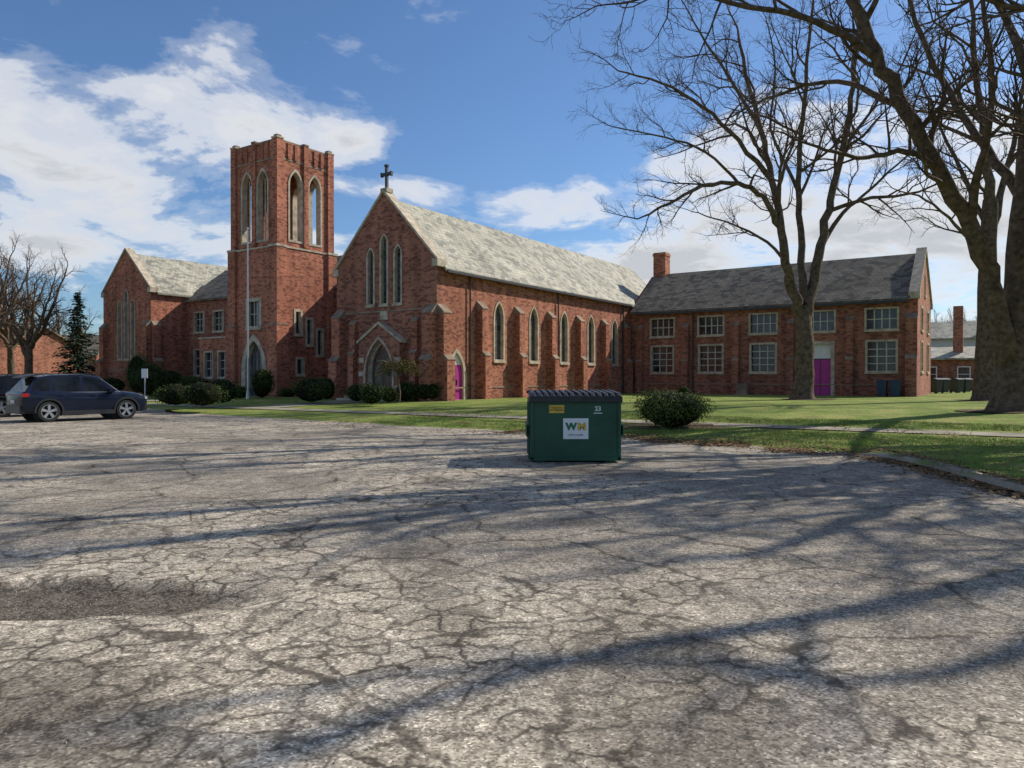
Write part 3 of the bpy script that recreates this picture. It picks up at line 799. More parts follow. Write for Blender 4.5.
t.limb(chain(D, [(804, 328, 0), (812, 290, .3), (820, 245, .8), (831, 200, 1), (842, 150, 1), (850, 100, .6), (856, 45, .2), (858, 0, 0)]), .36, .08, 9, 1, .35)
t.limb(chain(D, [(820, 250, .8), (838, 218, 1.6), (862, 196, 2.4), (888, 172, 3), (912, 150, 3.4)]), .16, .04, 7, 1, .3, clen=3.5)
t.limb(chain(D, [(806, 305, 0), (801, 245, 1.2), (797, 185, 1.8), (802, 120, 1.6), (806, 60, 1.2), (812, 5, 1)]), .26, .07, 8, 1, .35)
t.limb(chain(D, [(787, 262, -.8), (758, 236, .5), (724, 222, 1.5), (692, 212, 2.2)]), .11, .03, 6, 1, .3, clen=3)
t.limb(chain(D, [(771, 180, -.6), (738, 142, -1.2), (702, 108, -2), (662, 84, -2.6), (618, 72, -3)]), .16, .04, 9, 1, .25, clen=4)
t.limb(chain(D, [(760, 132, 0), (728, 78, 1), (700, 35, 1.8), (680, 0, 2)]), .13, .03, 8, 1, .2, clen=3.7)
t.limb(chain(D, [(842, 150, 1), (872, 108, 2), (898, 70, 2.6), (915, 30, 3)]), .12, .03, 7, 1, .2, clen=3.5)
t.limb(chain(D, [(797, 190, 1.8), (770, 130, 3), (775, 70, 3.5), (765, 20, 4)]), .12, .03, 7, 1, .25, clen=3.5)
t.limb(chain(D, [(738, 184, -2), (705, 152, -3), (665, 138, -4), (615, 128, -4.5)]), .10, .03, 8, 1, .2, clen=3.5)
place(t.mesh('bare_tree'), 'bare_tree', (0, 0, 0))
D = 27.7; t = Tree(23)
t.tube(*t.smooth(chain(D, [(1012, 424, 0), (1012, 414, 0), (1013, 398, 0), (1014, 370, 0), (1015, 320, 0), (1017, 270, 0), (1022, 200, 0), (1030, 120, 0), (1038, 40, 0)]), [1.15, .85, .66, .58, .50, .40, .36, .32, .26], 4), 16, .22)
t.limb(chain(D, [(1012, 372, 0), (1002, 335, -.2), (990, 285, -.5), (968, 225, -.9), (938, 168, -1.3), (905, 112, -1.6), (874, 55, -2), (852, 0, -2.2), (838, -70, -2.2), (828, -140, -2)]), .42, .13, 11, 1, .4, clen=4.5)
t.limb(chain(D, [(938, 168, -1.3), (905, 152, -2), (865, 158, -3), (825, 150, -3.8), (790, 138, -4.4)]), .13, .03, 8, 1, .2, clen=3)
t.limb(chain(D, [(905, 112, -1.6), (860, 88, -.6), (812, 84, .4), (765, 100, 1.2), (730, 118, 1.8)]), .14, .03, 8, 1, .25, clen=3.2)
t.limb(chain(D, [(874, 58, -2), (815, 22, -3), (745, 8, -4), (680, -5, -5), (620, 5, -5.6)]), .15, .03, 9, 1, .25, clen=3.4)
t.limb(chain(D, [(968, 225, -.9), (980, 165, -2), (990, 100, -3), (985, 30, -3.6), (975, -50, -4)]), .17, .05, 8, 1, .3, clen=3.5)
t.limb(chain(D, [(1022, 200, 0), (985, 150, 1.5), (950, 95, 2.6), (920, 40, 3.4), (900, -30, 4), (890, -110, 4.5)]), .2, .06, 9, 1, .25, clen=3.8)
t.limb(chain(D, [(1030, 120, 0), (1075, 40, 1), (1130, -50, 2), (1180, -120, 3)]), .24, .06, 8, 1, .2, clen=4)
t.limb(chain(D, [(1038, 40, 0), (1030, -60, -1), (1010, -160, -1.5), (1000, -240, -2)]), .24, .07, 8, 1, .15, clen=4)
t.limb(chain(D, [(1017, 270, 0), (1060, 200, -2), (1110, 130, -4), (1170, 60, -6)]), .24, .06, 7, 1, .25, clen=4)
t.limb(chain(D, [(852, 0, -2.2), (800, -60, -2), (740, -100, -1.6), (680, -120, -1)]), .16, .04, 8, 1, .15, clen=3.8)
place(t.mesh('bare_tree'), 'bare_tree', (0, 0, 0))
D = 41.0; t = Tree(31)
t.tube(*t.smooth(chain(D, [(985, 404, 0), (985, 396, 0), (985, 370, 0), (986, 320, 0), (987, 260, 0), (990, 200, 0)]), [.85, .6, .50, .46, .42, .38], 4), 12, .2)
t.limb(chain(D, [(990, 205, 0), (984, 150, 0), (976, 90, .5), (970, 20, 1), (966, -40, 1)]), .3, .07, 9, 1, .15)
t.limb(chain(D, [(988, 240, 0), (1005, 180, 1), (1018, 110, 2), (1030, 30, 2.5)]), .24, .06, 9, 1, .15)
t.limb(chain(D, [(987, 262, 0), (955, 225, -1), (925, 200, -2), (895, 190, -3)]), .13, .03, 7, 1, .2, clen=3.5)
t.limb(chain(D, [(988, 230, 0), (960, 170, 1.5), (935, 120, 2.5), (915, 70, 3)]), .16, .04, 8, 1, .2, clen=3.5)
place(t.mesh('bare_tree'), 'bare_tree', (0, 0, 0))
def generic(seed, H=15, mx=4, thick=1.0):
    t = Tree(seed); r = t.r
    fork = H*.26
    t.tube(*t.smooth([Vector((0, 0, -.2)), Vector((0, 0, .25)), Vector((.05, 0, 1.2)), Vector((.1, .05, fork)), Vector((.1, .1, fork*1.4))], [H*.05, H*.034, H*.026, H*.024, H*.014], 3), 12, .2)
    for k in range(6):
        a = k*2.4+r.uniform(-.3, .3); sp = H*r.uniform(.16, .36) if k else H*.05
        z0 = fork*r.uniform(.85, 1.35); top = H*r.uniform(.72, .95)
        pts = []
        for j in range(5):
            f = j/4; pts.append(Vector((.1+math.cos(a)*sp*f**.75, .05+math.sin(a)*sp*f**.75, z0+(top-z0)*f)))
        t.limb(pts, H*.016*thick, H*.004*thick, 7, 1, .2, clen=H*.24, maxlevel=mx)
    return t.mesh('bare_tree_mesh')
g1 = generic(5, 17); g2 = generic(77, 15)
g3 = generic(41, 14, 3)
g4 = generic(5, 17, 4, 1.45); g5 = generic(63, 17, 4, 1.45)
place(g4, 'bare_tree', (15.6, 18.2, .1), .6, 1.0)
place(g5, 'bare_tree', (22.0, 19.5, .1), 2.1, 1.05)
place(g5, 'bare_tree', (18.6, 13.4, .1), 3.9, .85)
def WP(u, D, z=.35): return Vector(((u-512)/F*D, D, z))
place(g2, 'bare_tree', WP(28, 62), 1, .80)
place(g1, 'bare_tree', WP(-10, 58), 2, .74)
place(g1, 'bare_tree', WP(62, 90), 4, .68)
place(g2, 'bare_tree', WP(-40, 66), 4, .9)
place(g2, 'bare_tree', WP(12, 74), 3, .85)
place(g2, 'bare_tree', WP(965, 120), 4, .8)
place(g1, 'bare_tree', WP(1010, 100), 2.5, .7)
place(g2, 'bare_tree', WP(1050, 90), 1.5, .8)
place(g1, 'bare_tree', WP(945, 105), 5.5, .6)
ht = empty('distant_trees', (0, 0, 0))
rr = random.Random(2)
for k in range(46):
    u = rr.choice([rr.uniform(-150, 120), rr.uniform(920, 1200)]); D = rr.uniform(130, 260)
    place(g3, 'tree_row', WP(u, D), rr.uniform(0, 6), rr.uniform(.6, 1.0), ht)

# ------------------------------------------------------------ foliage plants
def leaf_mat(name, a, b_):
    m, nt, b = mat_new(name)
    tc = N(nt, 'ShaderNodeTexCoord'); f = noise_n(nt, tc.outputs['Object'], 4, 3, .7)
    oi = N(nt, 'ShaderNodeNewGeometry')
    c = ramp(nt, f, [(.3, a), (.7, b_)])
    c = mix(nt, 1.0, c, ramp(nt, oi.outputs['Random Per Island'], [(0, .5), (1, 1.7)]), 'MULTIPLY')
    nt.links.new(c, b.inputs['Base Color']); b.inputs['Roughness'].default_value = .8; b.inputs['Specular IOR Level'].default_value = .12
    return m
M['yew'] = leaf_mat('yew_leaf', (.028, .046, .013), (.068, .095, .024))
M['boxw'] = leaf_mat('boxwood_leaf', (.048, .068, .016), (.115, .135, .034))
M['brownleaf'] = leaf_mat('bronze_leaf', (.07, .055, .02), (.13, .115, .035))
M['spruce'] = leaf_mat('spruce_needle', (.018, .035, .022), (.04, .065, .04))
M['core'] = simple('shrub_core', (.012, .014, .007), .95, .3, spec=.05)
def bush(name, w, wid, h, seed, mat, n=None, leaf=.07, dep=None):
    r = random.Random(seed); b = MB(); a = wid/2; c = (dep or wid)/2; n = n or int(900*wid*h+1200)
    blobs = [(r.uniform(-.45, .45)*a, r.uniform(-.45, .45)*c, r.uniform(.35, .62)*h, r.uniform(.5, .75)) for _ in range(9)] + [(0, 0, h*.45, .95)]
    for k in range(n):
        bx, by, bz, s = blobs[r.randrange(len(blobs))]
        d = Vector((r.gauss(0, 1), r.gauss(0, 1), r.gauss(0, 1))).normalized()
        rad = s*(r.uniform(.72, 1.08)) * (1+.18*noise.noise(Vector((d.x*3+seed, d.y*3, d.z*3))))
        p = Vector((bx*.8+d.x*a*rad*.8, by*.8+d.y*c*rad*.8, bz+d.z*h*.48*rad))
        if p.z < 0.02: p.z = r.uniform(0, .15)
        if p.z > h*1.08: continue
        nn = (d+Vector((r.gauss(0, .6), r.gauss(0, .6), r.gauss(0, .6)))).normalized(); t1 = nn.orthogonal().normalized()
        t1.rotate(Matrix.Rotation(r.uniform(0, 6.28), 3, nn)); t2 = nn.cross(t1); L = leaf*r.uniform(.6, 1.3)
        b.add([p-t1*L*.5, p+t2*L*.3, p+t1*L*.7, p-t2*L*.3], [(0, 1, 2, 3)])
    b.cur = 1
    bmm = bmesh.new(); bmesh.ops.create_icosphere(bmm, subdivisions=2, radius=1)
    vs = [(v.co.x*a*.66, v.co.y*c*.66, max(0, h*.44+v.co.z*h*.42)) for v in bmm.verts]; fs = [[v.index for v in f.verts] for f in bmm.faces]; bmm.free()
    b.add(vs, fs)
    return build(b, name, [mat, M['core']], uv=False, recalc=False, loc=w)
def gpos(u, v, zg=.33):
    D = (EYE-zg)*F/(v-HZ); return Vector(((u-512)/F*D, D, zg-.03))
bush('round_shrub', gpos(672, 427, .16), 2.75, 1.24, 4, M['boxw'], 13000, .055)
sid = 10
for (u, v, wd, h, mt) in [(176, 405, 2.6, 1.15, 'yew'), (203, 406, 2.4, 1.3, 'yew'), (222, 403, 2.2, 1.45, 'yew'), (240, 398, 1.8, .9, 'boxw'),
                      (262, 398, 1.9, 2.2, 'yew'), (288, 397, 1.6, .7, 'boxw'), (312, 402, 2.8, 1.5, 'yew'), (326, 399, 2.0, 1.5, 'yew'), (357, 401, 1.7, 1.1, 'boxw'), (372, 404, 1.6, 1.15, 'yew'),
                      (389, 402, 1.4, .95, 'boxw'), (406, 401, 1.6, 1.2, 'yew'), (428, 401, 1.9, 1.25, 'yew'),
                      (684, 397, 1.2, .8, 'yew'), (604, 398, 1.3, .7, 'yew'), (152, 397, 2.4, 2.6, 'yew'), (190, 395, 2.4, 1.6, 'boxw')]:
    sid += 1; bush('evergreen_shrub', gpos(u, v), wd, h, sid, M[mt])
for (x, y, wd, h) in [(-30, .5, 3, 2.6), (-27.5, 1, 3, 2.2), (-32.5, 1.2, 2.2, 3.6), (-24, 1.3, 2.2, 1.5), (-36, 1, 3, 1.5), (-40, 1, 2.6, 1.8)]:
    sid += 1; bush('evergreen_shrub', L2W(x, y, .32), wd, h, sid, M['yew'])
orn = empty('ornamental_tree', WP(399, 39)); r = random.Random(19); t = Tree(55)
t.tube(*t.smooth([Vector((0, 0, 0)), Vector((.05, 0, .5)), Vector((-.03, 0, 1.1)), Vector((.06, 0, 1.7))], [.07, .055, .05, .04], 3), 8, .2)
b_ = MB()
for k in range(15):
    a = k*2.4; R_ = r.uniform(.7, 1.15)
    pts = [Vector((.02, 0, 1.25+r.uniform(-.2, .35))), Vector((math.cos(a)*R_*.45, math.sin(a)*R_*.45, 1.95+r.uniform(-.1, .2))), Vector((math.cos(a)*R_*.85, math.sin(a)*R_*.85, 1.9+r.uniform(-.1, .1))), Vector((math.cos(a)*R_*1.15, math.sin(a)*R_*1.15, 1.55+r.uniform(-.2, .1)))]
    p_, q_ = t.smooth(pts, [.028, .02, .013, .006], 4); t.tube(p_, q_, 5)
    for j in range(190):
        c_ = p_[r.randrange(5, len(p_))]; p = c_+Vector((r.gauss(0, .13), r.gauss(0, .13), r.gauss(0.02, .09)))
        nn = Vector((r.gauss(0, .6), r.gauss(0, .6), 1)).normalized(); t1 = nn.orthogonal().normalized(); t1.rotate(Matrix.Rotation(r.uniform(0, 6.28), 3, nn)); t2 = nn.cross(t1); L = .09*r.uniform(.7, 1.3)
        b_.add([p-t1*L*.5, p+t2*L*.25, p+t1*L*.6, p-t2*L*.25], [(0, 1, 2, 3)])
o = place(t.mesh('trunk'), 'trunk', (0, 0, 0), 0, 1, orn)
build(b_, 'leaves', M['brownleaf'], orn, uv=False, recalc=False)
def conifer(name, w, H, R, seed):
    r = random.Random(seed); b = MB(); b.cur = 0
    b.cyl((0, 0, 0), (0, 0, H*.95), H*.018, .02, 8)
    b.cur = 1
    z = H*.1
    while z < H:
        f = 1-(z-H*.1)/(H*.9); rad = R*(f**.85)*r.uniform(.8, 1.1)+.05
        for k in range(int(7+6*f)):
            a = r.uniform(0, 6.28); rl = rad*r.uniform(.65, 1.12)
            for j in range(int(10+18*f)):
                q = r.uniform(.15, 1); p = Vector((math.cos(a)*rl*q, math.sin(a)*rl*q, z-rl*q*.28+.12*q*q*rl)) + Vector((r.gauss(0, .09), r.gauss(0, .09), r.gauss(0, .06)))
                nn = Vector((r.gauss(0, .5), r.gauss(0, .5), 1)).normalized(); t1 = Vector((math.cos(a), math.sin(a), -.3)); t2 = nn.cross(t1).normalized(); L = .28
                b.add([p-t1*L*.5, p+t2*L*.3, p+t1*L*.5, p-t2*L*.3], [(0, 1, 2, 3)])
        z += H*.026
    return build(b, name, [M['bark'], M['spruce']], uv=False, recalc=False, loc=w)
conifer('spruce_tree', WP(78, 72), 9.6, 2.8, 3)

# ------------------------------------------------------------ dumpster
M['green'] = simple('green_steel', (0.008, 0.070, 0.034), 0.42, 0.35, 2.0, bmp=.05, bscale=5)
M['yellow'] = simple('yellow_sticker', (0.65, 0.42, 0.05), 0.5, 0.2, 9)
M['signwhite'] = simple('sign_white', (0.75, 0.76, 0.74), 0.5, 0.05)
M['logogreen'] = simple('logo_green', (0.01, 0.16, 0.06), 0.5, 0.05)
dmp = empty('dumpster', (1.20, 13.95, 0.0), 0.0)
b = MB(); W = .85
b.prism([(0.0, .04), (1.45, .04), (1.45, 1.20), (0.0, 1.20)], 'x', -W, W)
build(b, 'body', M['green'], dmp, bevel=.012)
b = MB()
for x in (-W+.03, W-.03): b.box(x-.03, x+.03, -.03, -.001, .06, 1.18)
b.box(-W-.03, W+.03, -.05, .02, 1.13, 1.21); b.box(-W-.03, W+.03, 1.42, 1.5, 1.13, 1.21)
for s in (-1, 1): b.box(*sorted((s*W, s*(W+.03))), -.04, 1.49, 1.135, 1.205)
b.box(-W-.01, W+.01, -.03, -.001, .04, .11)
for s in (-1, 1):
    for (z0, z1) in ((.48, .52), (.68, .72)): b.box(*sorted((s*W, s*(W+.08))), .15, 1.3, z0, z1)
    b.box(*sorted((s*(W+.055), s*(W+.08))), .15, 1.3, .52, .68)
    b.box(*sorted((s*(W), s*(W+.04))), .2, .26, .05, 1.13); b.box(*sorted((s*(W), s*(W+.04))), 1.2, 1.26, .05, 1.13)
for x in (-.65, .65): b.box(x-.08, x+.08, .05, 1.4, .0, .039)
build(b, 'ribs_and_pockets', M['green'], dmp, bevel=.006)
b = MB()
for (x0, x1) in ((-W-.02, -.01), (.01, W+.02)):
    b.prism([(-.09, 1.215), (1.52, 1.28), (1.52, 1.315), (-.09, 1.255)], 'x', x0, x1)
    b.box(x0, x1, -.10, -.075, 1.15, 1.255)
    n = 7
    for k in range(n):
        xc = x0+(x1-x0)*(k+.5)/n; b.prism([(-.12, 1.22), (1.5, 1.28), (1.5, 1.36), (.0, 1.325), (-.12, 1.27)], 'x', xc-.035, xc+.035)
b.cyl((-W-.05, 1.5, 1.31), (W+.05, 1.5, 1.31), .03, n=8)
b.box(-.12, .12, -.13, -.05, 1.15, 1.27)
build(b, 'lids', M['black'], dmp, bevel=.008)
b = MB(); b.box(-.235, .24, -.012, -.002, .45, .84); build(b, 'white_label', M['signwhite'], dmp)
b = MB(); b.box(-.50, -.215, -.012, -.002, .94, 1.09); build(b, 'yellow_label', M['yellow'], dmp)
def text(s, x, z, size, mat, name, bold=.0, y=-.016, sx=1):
    c = bpy.data.curves.new(name, 'FONT'); c.body = s; c.size = size; c.align_x = 'CENTER'; c.align_y = 'CENTER'; c.offset = bold; c.extrude = .001
    o = bpy.data.objects.new(name, c); COL.objects.link(o); o.rotation_euler = (math.radians(90), 0, 0); o.location = (x, y, z); o.parent = dmp; o.scale[0] = sx
    o.data.materials.append(mat); return o
text('W', -.085, .68, .18, M['logogreen'], 'logo_letter', .011, sx=1.05); text('M', .115, .68, .18, M['yellow'], 'logo_letter', .011, sx=1.15)
text('call to recycle', 0, .53, .05, M['black'], 'label_text'); text('CAUTION\nNO PARKING', -.357, 1.015, .045, M['black'], 'label_text')
text('23', .42, 1.02, .12, M['signwhite'], 'number', .003, -.006)
b = MB(); b.box(.34, .50, -.012, -.008, .93, .945)
build(b, 'small_decals', M['signwhite'], dmp)

# ------------------------------------------------------------ cars
def paint(name, col):
    m, nt, b = mat_new(name); tc = N(nt, 'ShaderNodeTexCoord')
    nt.links.new(ramp(nt, noise_n(nt, tc.outputs['Object'], 2, 2), [(.3, tuple(c*.9 for c in col)), (.7, tuple(c*1.1 for c in col))]), b.inputs['Base Color'])
    b.inputs['Roughness'].default_value = .3; b.inputs['Metallic'].default_value = .2; b.inputs['Coat Weight'].default_value = .4; b.inputs['Coat Roughness'].default_value = .05
    b.inputs['Specular IOR Level'].default_value = .25
    return m
M['redlens'] = simple('red_lens', (.35, .01, .01), .2, .1); M['headlens'] = simple('clear_lens', (.6, .6, .6), .1, .1)
M['rim'] = simple('alloy_rim', (.5, .5, .52), .3, .1, metal=.8)
def suv(name, loc, rz, pm):
    car = empty(name, loc, rz)
    st = [(-2.20, .50, 1.02, .76, .80), (-2.15, .36, 1.10, .85, .84), (-1.95, .32, 1.14, .91, .88), (-1.4, .29, 1.13, .94, .89), (-.5, .27, 1.10, .94, .885), (.4, .27, 1.08, .94, .88),
          (.95, .28, 1.09, .935, .87), (1.3, .29, 1.07, .93, .82), (1.75, .30, 1.02, .915, .76), (2.02, .30, .96, .87, .70), (2.17, .32, .88, .79, .64), (2.24, .40, .74, .68, .56)]
    b = MB(); vs = []; fs = []
    for (x, zb, zt, hw, tw) in st:
        pr_ = [(hw*.86, zb), (hw*.97, zb+.12), (hw*.98, zb+.3), (hw, zb+(zt-zb)*.70), (hw*.985, zt-.08), (tw, zt-.005), (tw*.5, zt+.03)]
        vs += [(x, y, z) for (y, z) in pr_]+[(x, 0, zt+.035)]+[(x, -y, z) for (y, z) in reversed(pr_)]
    q = 15
    for i in range(len(st)-1):
        for j in range(q): fs.append((i*q+j, (i+1)*q+j, (i+1)*q+(j+1) % q, i*q+(j+1) % q))
    fs.append(list(range(q))); fs.append(list(range((len(st)-1)*q, len(st)*q))[::-1])
    b.add(vs, fs); body = build(b, 'body', pm, car, uv=False)
    c = MB(); WR_ = .38
    for x in (-1.33, 1.36):
        for s in (-1, 1): c.cyl((x, s*.62, WR_), (x, s*1.2, WR_), .43, n=28)
    cc = build(c, 'cut', pm, uv=False)
    md = body.modifiers.new('x', 'BOOLEAN'); md.object = cc; md.solver = 'EXACT'; body.parent = None
    dg = bpy.context.evaluated_depsgraph_get(); dg.update(); me = bpy.data.meshes.new_from_object(body.evaluated_get(dg))
    body.modifiers.clear(); body.data = me; body.parent = car; bpy.data.objects.remove(cc)
    me.polygons.foreach_set('use_smooth', [True]*len(me.polygons))
    try: me.set_sharp_from_angle(angle=math.radians(32))
    except Exception: pass
    S = [(-2.12, -1.78, 1.57), (-1.92, -1.66, 1.64), (-1.32, -1.24, 1.71), (-1.22, -1.16, 1.715), (-.27, -.27, 1.735), (-.16, -.16, 1.735), (.84, .36, 1.69), (1.15, .49, 1.66)]
    b = MB(); vs = []
    for (xb, xt, z) in S:
        vs += [(xb, .885, 1.05), (xt, .73, z-.07), (xt*.99, .63, z-.01), (xt*.98, 0, z+.02), (xt*.99, -.63, z-.01), (xt, -.73, z-.07), (xb, -.885, 1.05)]
    b.v += vs
    for i in range(len(S)-1):
        for j in range(6):
            b.f.append([i*7+j, (i+1)*7+j, (i+1)*7+j+1, i*7+j+1]); b.mi.append(1 if (j in (0, 5) and i in (1, 3, 5)) else 0)
    for e in (0, len(S)-1):
        b.f.append([e*7+k for k in range(7)]); b.mi.append(1)
    build(b, 'greenhouse', [pm, M['carglass']], car, uv=False, bevel=.02)
    b = MB()
    b.box(-.93, .93, -.948, .948, .24, .40); b.box(-2.23, -2.05, -.78, .78, .32, .60); b.box(2.07, 2.26, -.62, .62, .32, .50)
    for s in (-1, 1): b.box(-1.7, .3, s*.66-.02, s*.66+.02, 1.74, 1.77)
    b.prism([(-2.05, 1.60), (-1.55, 1.72), (-1.55, 1.755), (-2.05, 1.645)], 'y', -.6, .6)
    for x in (-1.33, 1.36):
        for s in (-1, 1):
            n = 16
            for k in range(n):
                t0 = math.pi*k/n*1.06-.1; t1 = math.pi*(k+1)/n*1.06-.1
                P_ = [(x+rr_*math.cos(tt), WR_+rr_*math.sin(tt)) for (rr_, tt) in ((.42, t0), (.485, t0), (.485, t1), (.42, t1))]
                b.prism(P_, 'y', *sorted((s*.90, s*.952)))
            b.cyl((x, s*.60, WR_), (x, s*.64, WR_), .44, n=20)
    b.box(2.17, 2.255, -.45, .45, .58, .76)
    build(b, 'cladding', M['black'], car)
    b = MB()
    for s in (-1, 1): b.box(-1.85, 1.05, *sorted((s*.872, s*.897)), 1.062, 1.08)
    build(b, 'chrome_strip', M['rim'], car)
    b = MB()
    for s in (-1, 1): b.box(-2.19, -1.95, *sorted((s*.58, s*.90)), .92, 1.05)
    b.box(-2.21, -2.17, -.6, .6, .98, 1.02); build(b, 'tail_lights', M['redlens'], car, bevel=.01)
    b = MB()
    for s in (-1, 1): b.box(1.95, 2.19, *sorted((s*.50, s*.82)), .76, .86)
    b.box(-2.235, -2.2, -.2, .2, .68, .80); build(b, 'head_lights_and_plate', M['headlens'], car, bevel=.01)
    b = MB()
    for s in (-1, 1):
        b.box(.66, .86, *sorted((s*.90, s*1.08)), 1.06, 1.2)
        for x in (-.95, .15): b.box(x-.1, x+.1, *sorted((s*.925, s*.96)), .94, .97)
    build(b, 'mirrors_and_handles', pm, car, bevel=.02)
    for x in (-1.33, 1.36):
        for s in (-1, 1):
            b = MB(); b.cur = 0
            prof = [(.37, .70), (.38, .72), (.385, .78), (.38, .88), (.36, .925), (.27, .93), (.26, .89)]
            n = 28; vs = []; fs = []
            for (r_, y) in prof:
                for k in range(n): vs.append((x+r_*math.cos(2*math.pi*k/n), s*y, WR_+r_*math.sin(2*math.pi*k/n)))
            for i in range(len(prof)-1):
                for k in range(n): fs.append((i*n+k, (i+1)*n+k, (i+1)*n+(k+1) % n, i*n+(k+1) % n))
            b.add(vs, fs); b.cyl((x, s*.70, WR_), (x, s*.82, WR_), .265, n=24)
            b.cur = 1; b.cyl((x, s*.84, WR_), (x, s*.905, WR_), .06, n=12)
            for k in range(5):
                a = 2*math.pi*k/5+.3; d = Vector((math.cos(a), 0, math.sin(a))); pz = Vector((-math.sin(a), 0, math.cos(a))); c_ = Vector((x, 0, WR_))
                vs = []
                for yy in (s*.85, s*.90):
                    for (dd, ww) in ((.04, .035), (.27, .055)):
                        for sg in (-1, 1): p = c_+d*dd+pz*ww*sg; vs.append((p.x, yy, p.z))
                b.add(vs, [(0, 1, 3, 2), (4, 6, 7, 5), (0, 2, 6, 4), (1, 5, 7, 3), (2, 3, 7, 6)])
            b.add([(x+r_*math.cos(2*math.pi*k/n), s*yy, WR_+r_*math.sin(2*math.pi*k/n)) for (r_, yy) in ((.275, .91), (.245, .91)) for k in range(n)], [(k, (k+1) % n, (k+1) % n+n, k+n) for k in range(n)])
            build(b, 'wheel', [M['rubber'], M['rim']], car)
    return car
suv('parked_car', (-16.6, 28.4, 0), math.radians(50), paint('navy_paint', (.007, .012, .032)))
suv('parked_car', (-20.3, 31.6, 0), math.radians(40), paint('black_paint', (.010, .010, .012)))

# ------------------------------------------------------------ small items
w = WP(248, 44); b = MB(); b.cyl((0, 0, 0), (0, 0, .5), .12, .1, 12); b.cyl((0, 0, .5), (0, 0, 10.1), .065, .035, 10); b.cyl((0, 0, 10.1), (0, 0, 10.2), .07, .02, 10)
b.box(-.01, .06, -.01, .01, 9.9, 9.95); build(b, 'flagpole', M['metal'], loc=w)
w = WP(145, 36); b = MB(); b.cur = 0; b.cyl((0, 0, 0), (0, 0, 1.7), .03, n=8); b.cur = 1; b.box(-.15, .15, -.05, -.032, 1.25, 1.7)
build(b, 'sign_post', [M['metal'], M['signwhite']], loc=w)
w = WP(308, 43); b = MB(); b.box(-.03, .03, -.03, .03, 0, .7); b.box(-.25, .25, -.05, -.031, .3, .7); build(b, 'yard_sign', M['signwhite'], loc=w)
def bin_(w, rz, mat, s=1.0):
    e = empty('wheeled_bin', w, rz); b = MB()
    vs = [(-.24, -.27, .08), (.24, -.27, .08), (.24, .27, .08), (-.24, .27, .08), (-.31, -.36, 1.0), (.31, -.36, 1.0), (.31, .36, 1.0), (-.31, .36, 1.0)]
    b.add(vs, [(0, 3, 2, 1), (4, 5, 6, 7), (0, 1, 5, 4), (1, 2, 6, 5), (2, 3, 7, 6), (3, 0, 4, 7)])
    b.prism([(-.40, 1.005), (.38, 1.005), (.38, 1.06), (-.1, 1.13), (-.40, 1.05)], 'x', -.34, .34)
    b.cyl((-.3, .42, .98), (.3, .42, .98), .02, n=8); build(b, 'bin_body', mat, e, bevel=.02)
    c = MB()
    for sx in (-.27, .27): c.cyl((sx-.03, .3, .12), (sx+.03, .3, .12), .12, n=16)
    build(c, 'bin_wheels', M['rubber'], e)
    e.scale = (s, s, s)
for (u, D) in ((936, 60), (943, 60.5), (957, 62), (965, 62.5)): bin_(WP(u, D), .3, M['black'], 1.1)
for (x, y) in ((20.0, 23.6), (19.2, 23.7)): bin_(L2W(x, y, .33), ANG, M['bluebin'], 1.0)
b = MB(); b.box(-.45, .45, -.4, .4, 0, .12); b.box(-.38, .38, -.34, .34, .12, .85)
for k in range(7): b.box(-.385, .385, -.35, -.341, .2+k*.09, .24+k*.09)
b.cyl((0, 0, .85), (0, 0, .89), .3, n=16)
build(b, 'air_conditioner', M['cap'], loc=L2W(9.7, 24.0, .33), rotz=ANG)

def house(name, loc, rz, w, d, h, rise, wall, roof, wins=3, storeys=2, chz=1.2, chx=.2, chm=None):
    e = empty(name, loc, rz); b = MB()
    b.prism([(-d/2, 0), (d/2, 0), (d/2, h), (0, h+rise), (-d/2, h)], 'x', -w/2, w/2)
    build(b, 'walls', wall, e)
    r = MB(); sl = rise/(d/2); o = .5
    r.prism([(-d/2-o, h-o*sl+.03), (0, h+rise+.03), (0, h+rise+.2), (-d/2-o, h-o*sl+.2)], 'x', -w/2-.4, w/2+.4)
    r.prism([(0, h+rise+.03), (d/2+o, h-o*sl+.03), (d/2+o, h-o*sl+.2), (0, h+rise+.2)], 'x', -w/2-.4, w/2+.4)
    build(r, 'roof', roof, e)
    c = MB(); c.box(w*chx, w*chx+.9, -d*.3, -d*.3+.9, h*.5, h+rise+chz); build(c, 'chimney', chm or wall, e)
    gl = MB(); fr = MB()
    for st_ in range(storeys):
        for k in range(wins):
            x = -w/2+w*(k+.5)/wins; z = 1.1+st_*2.8
            fr.ring(shape('rect', x, z-.1, z+1.5, 1.2), shape('rect', x, z, z+1.4, 1.0), 'y', -d/2-.09, -d/2+.05)
            gl.box(x-.5, x+.5, -d/2-.05, -d/2-.03, z, z+1.4); fr.box(x-.5, x+.5, -d/2-.07, -d/2-.052, z+.66, z+.72)
    dz = MB(); dz.box(w*.1, w*.1+1, -d/2-.07, -d/2-.052, .1, 2.2); build(dz, 'door', M['wood'], e)
    build(gl, 'windows', M['glass'], e); build(fr, 'frames', M['white'], e)
    return e
house('brick_house', WP(10, 88, .2), -.35, 11, 9, 5.0, 2.2, M['brick_d'], M['slate_d'])
house('brick_house', WP(-70, 75, .2), -.3, 12, 9, 5.2, 3, M['brick_d'], M['slate_d'])
house('brick_house', WP(66, 130, .2), .1, 14, 9, 5.4, 3.4, M['brick'], M['slate_d'])
house('brick_house', WP(966, 80, .2), ANG, 9, 9, 3.4, 1.2, M['brick_d'], M['slate_l'], 3, 1, 4.4, -.12)
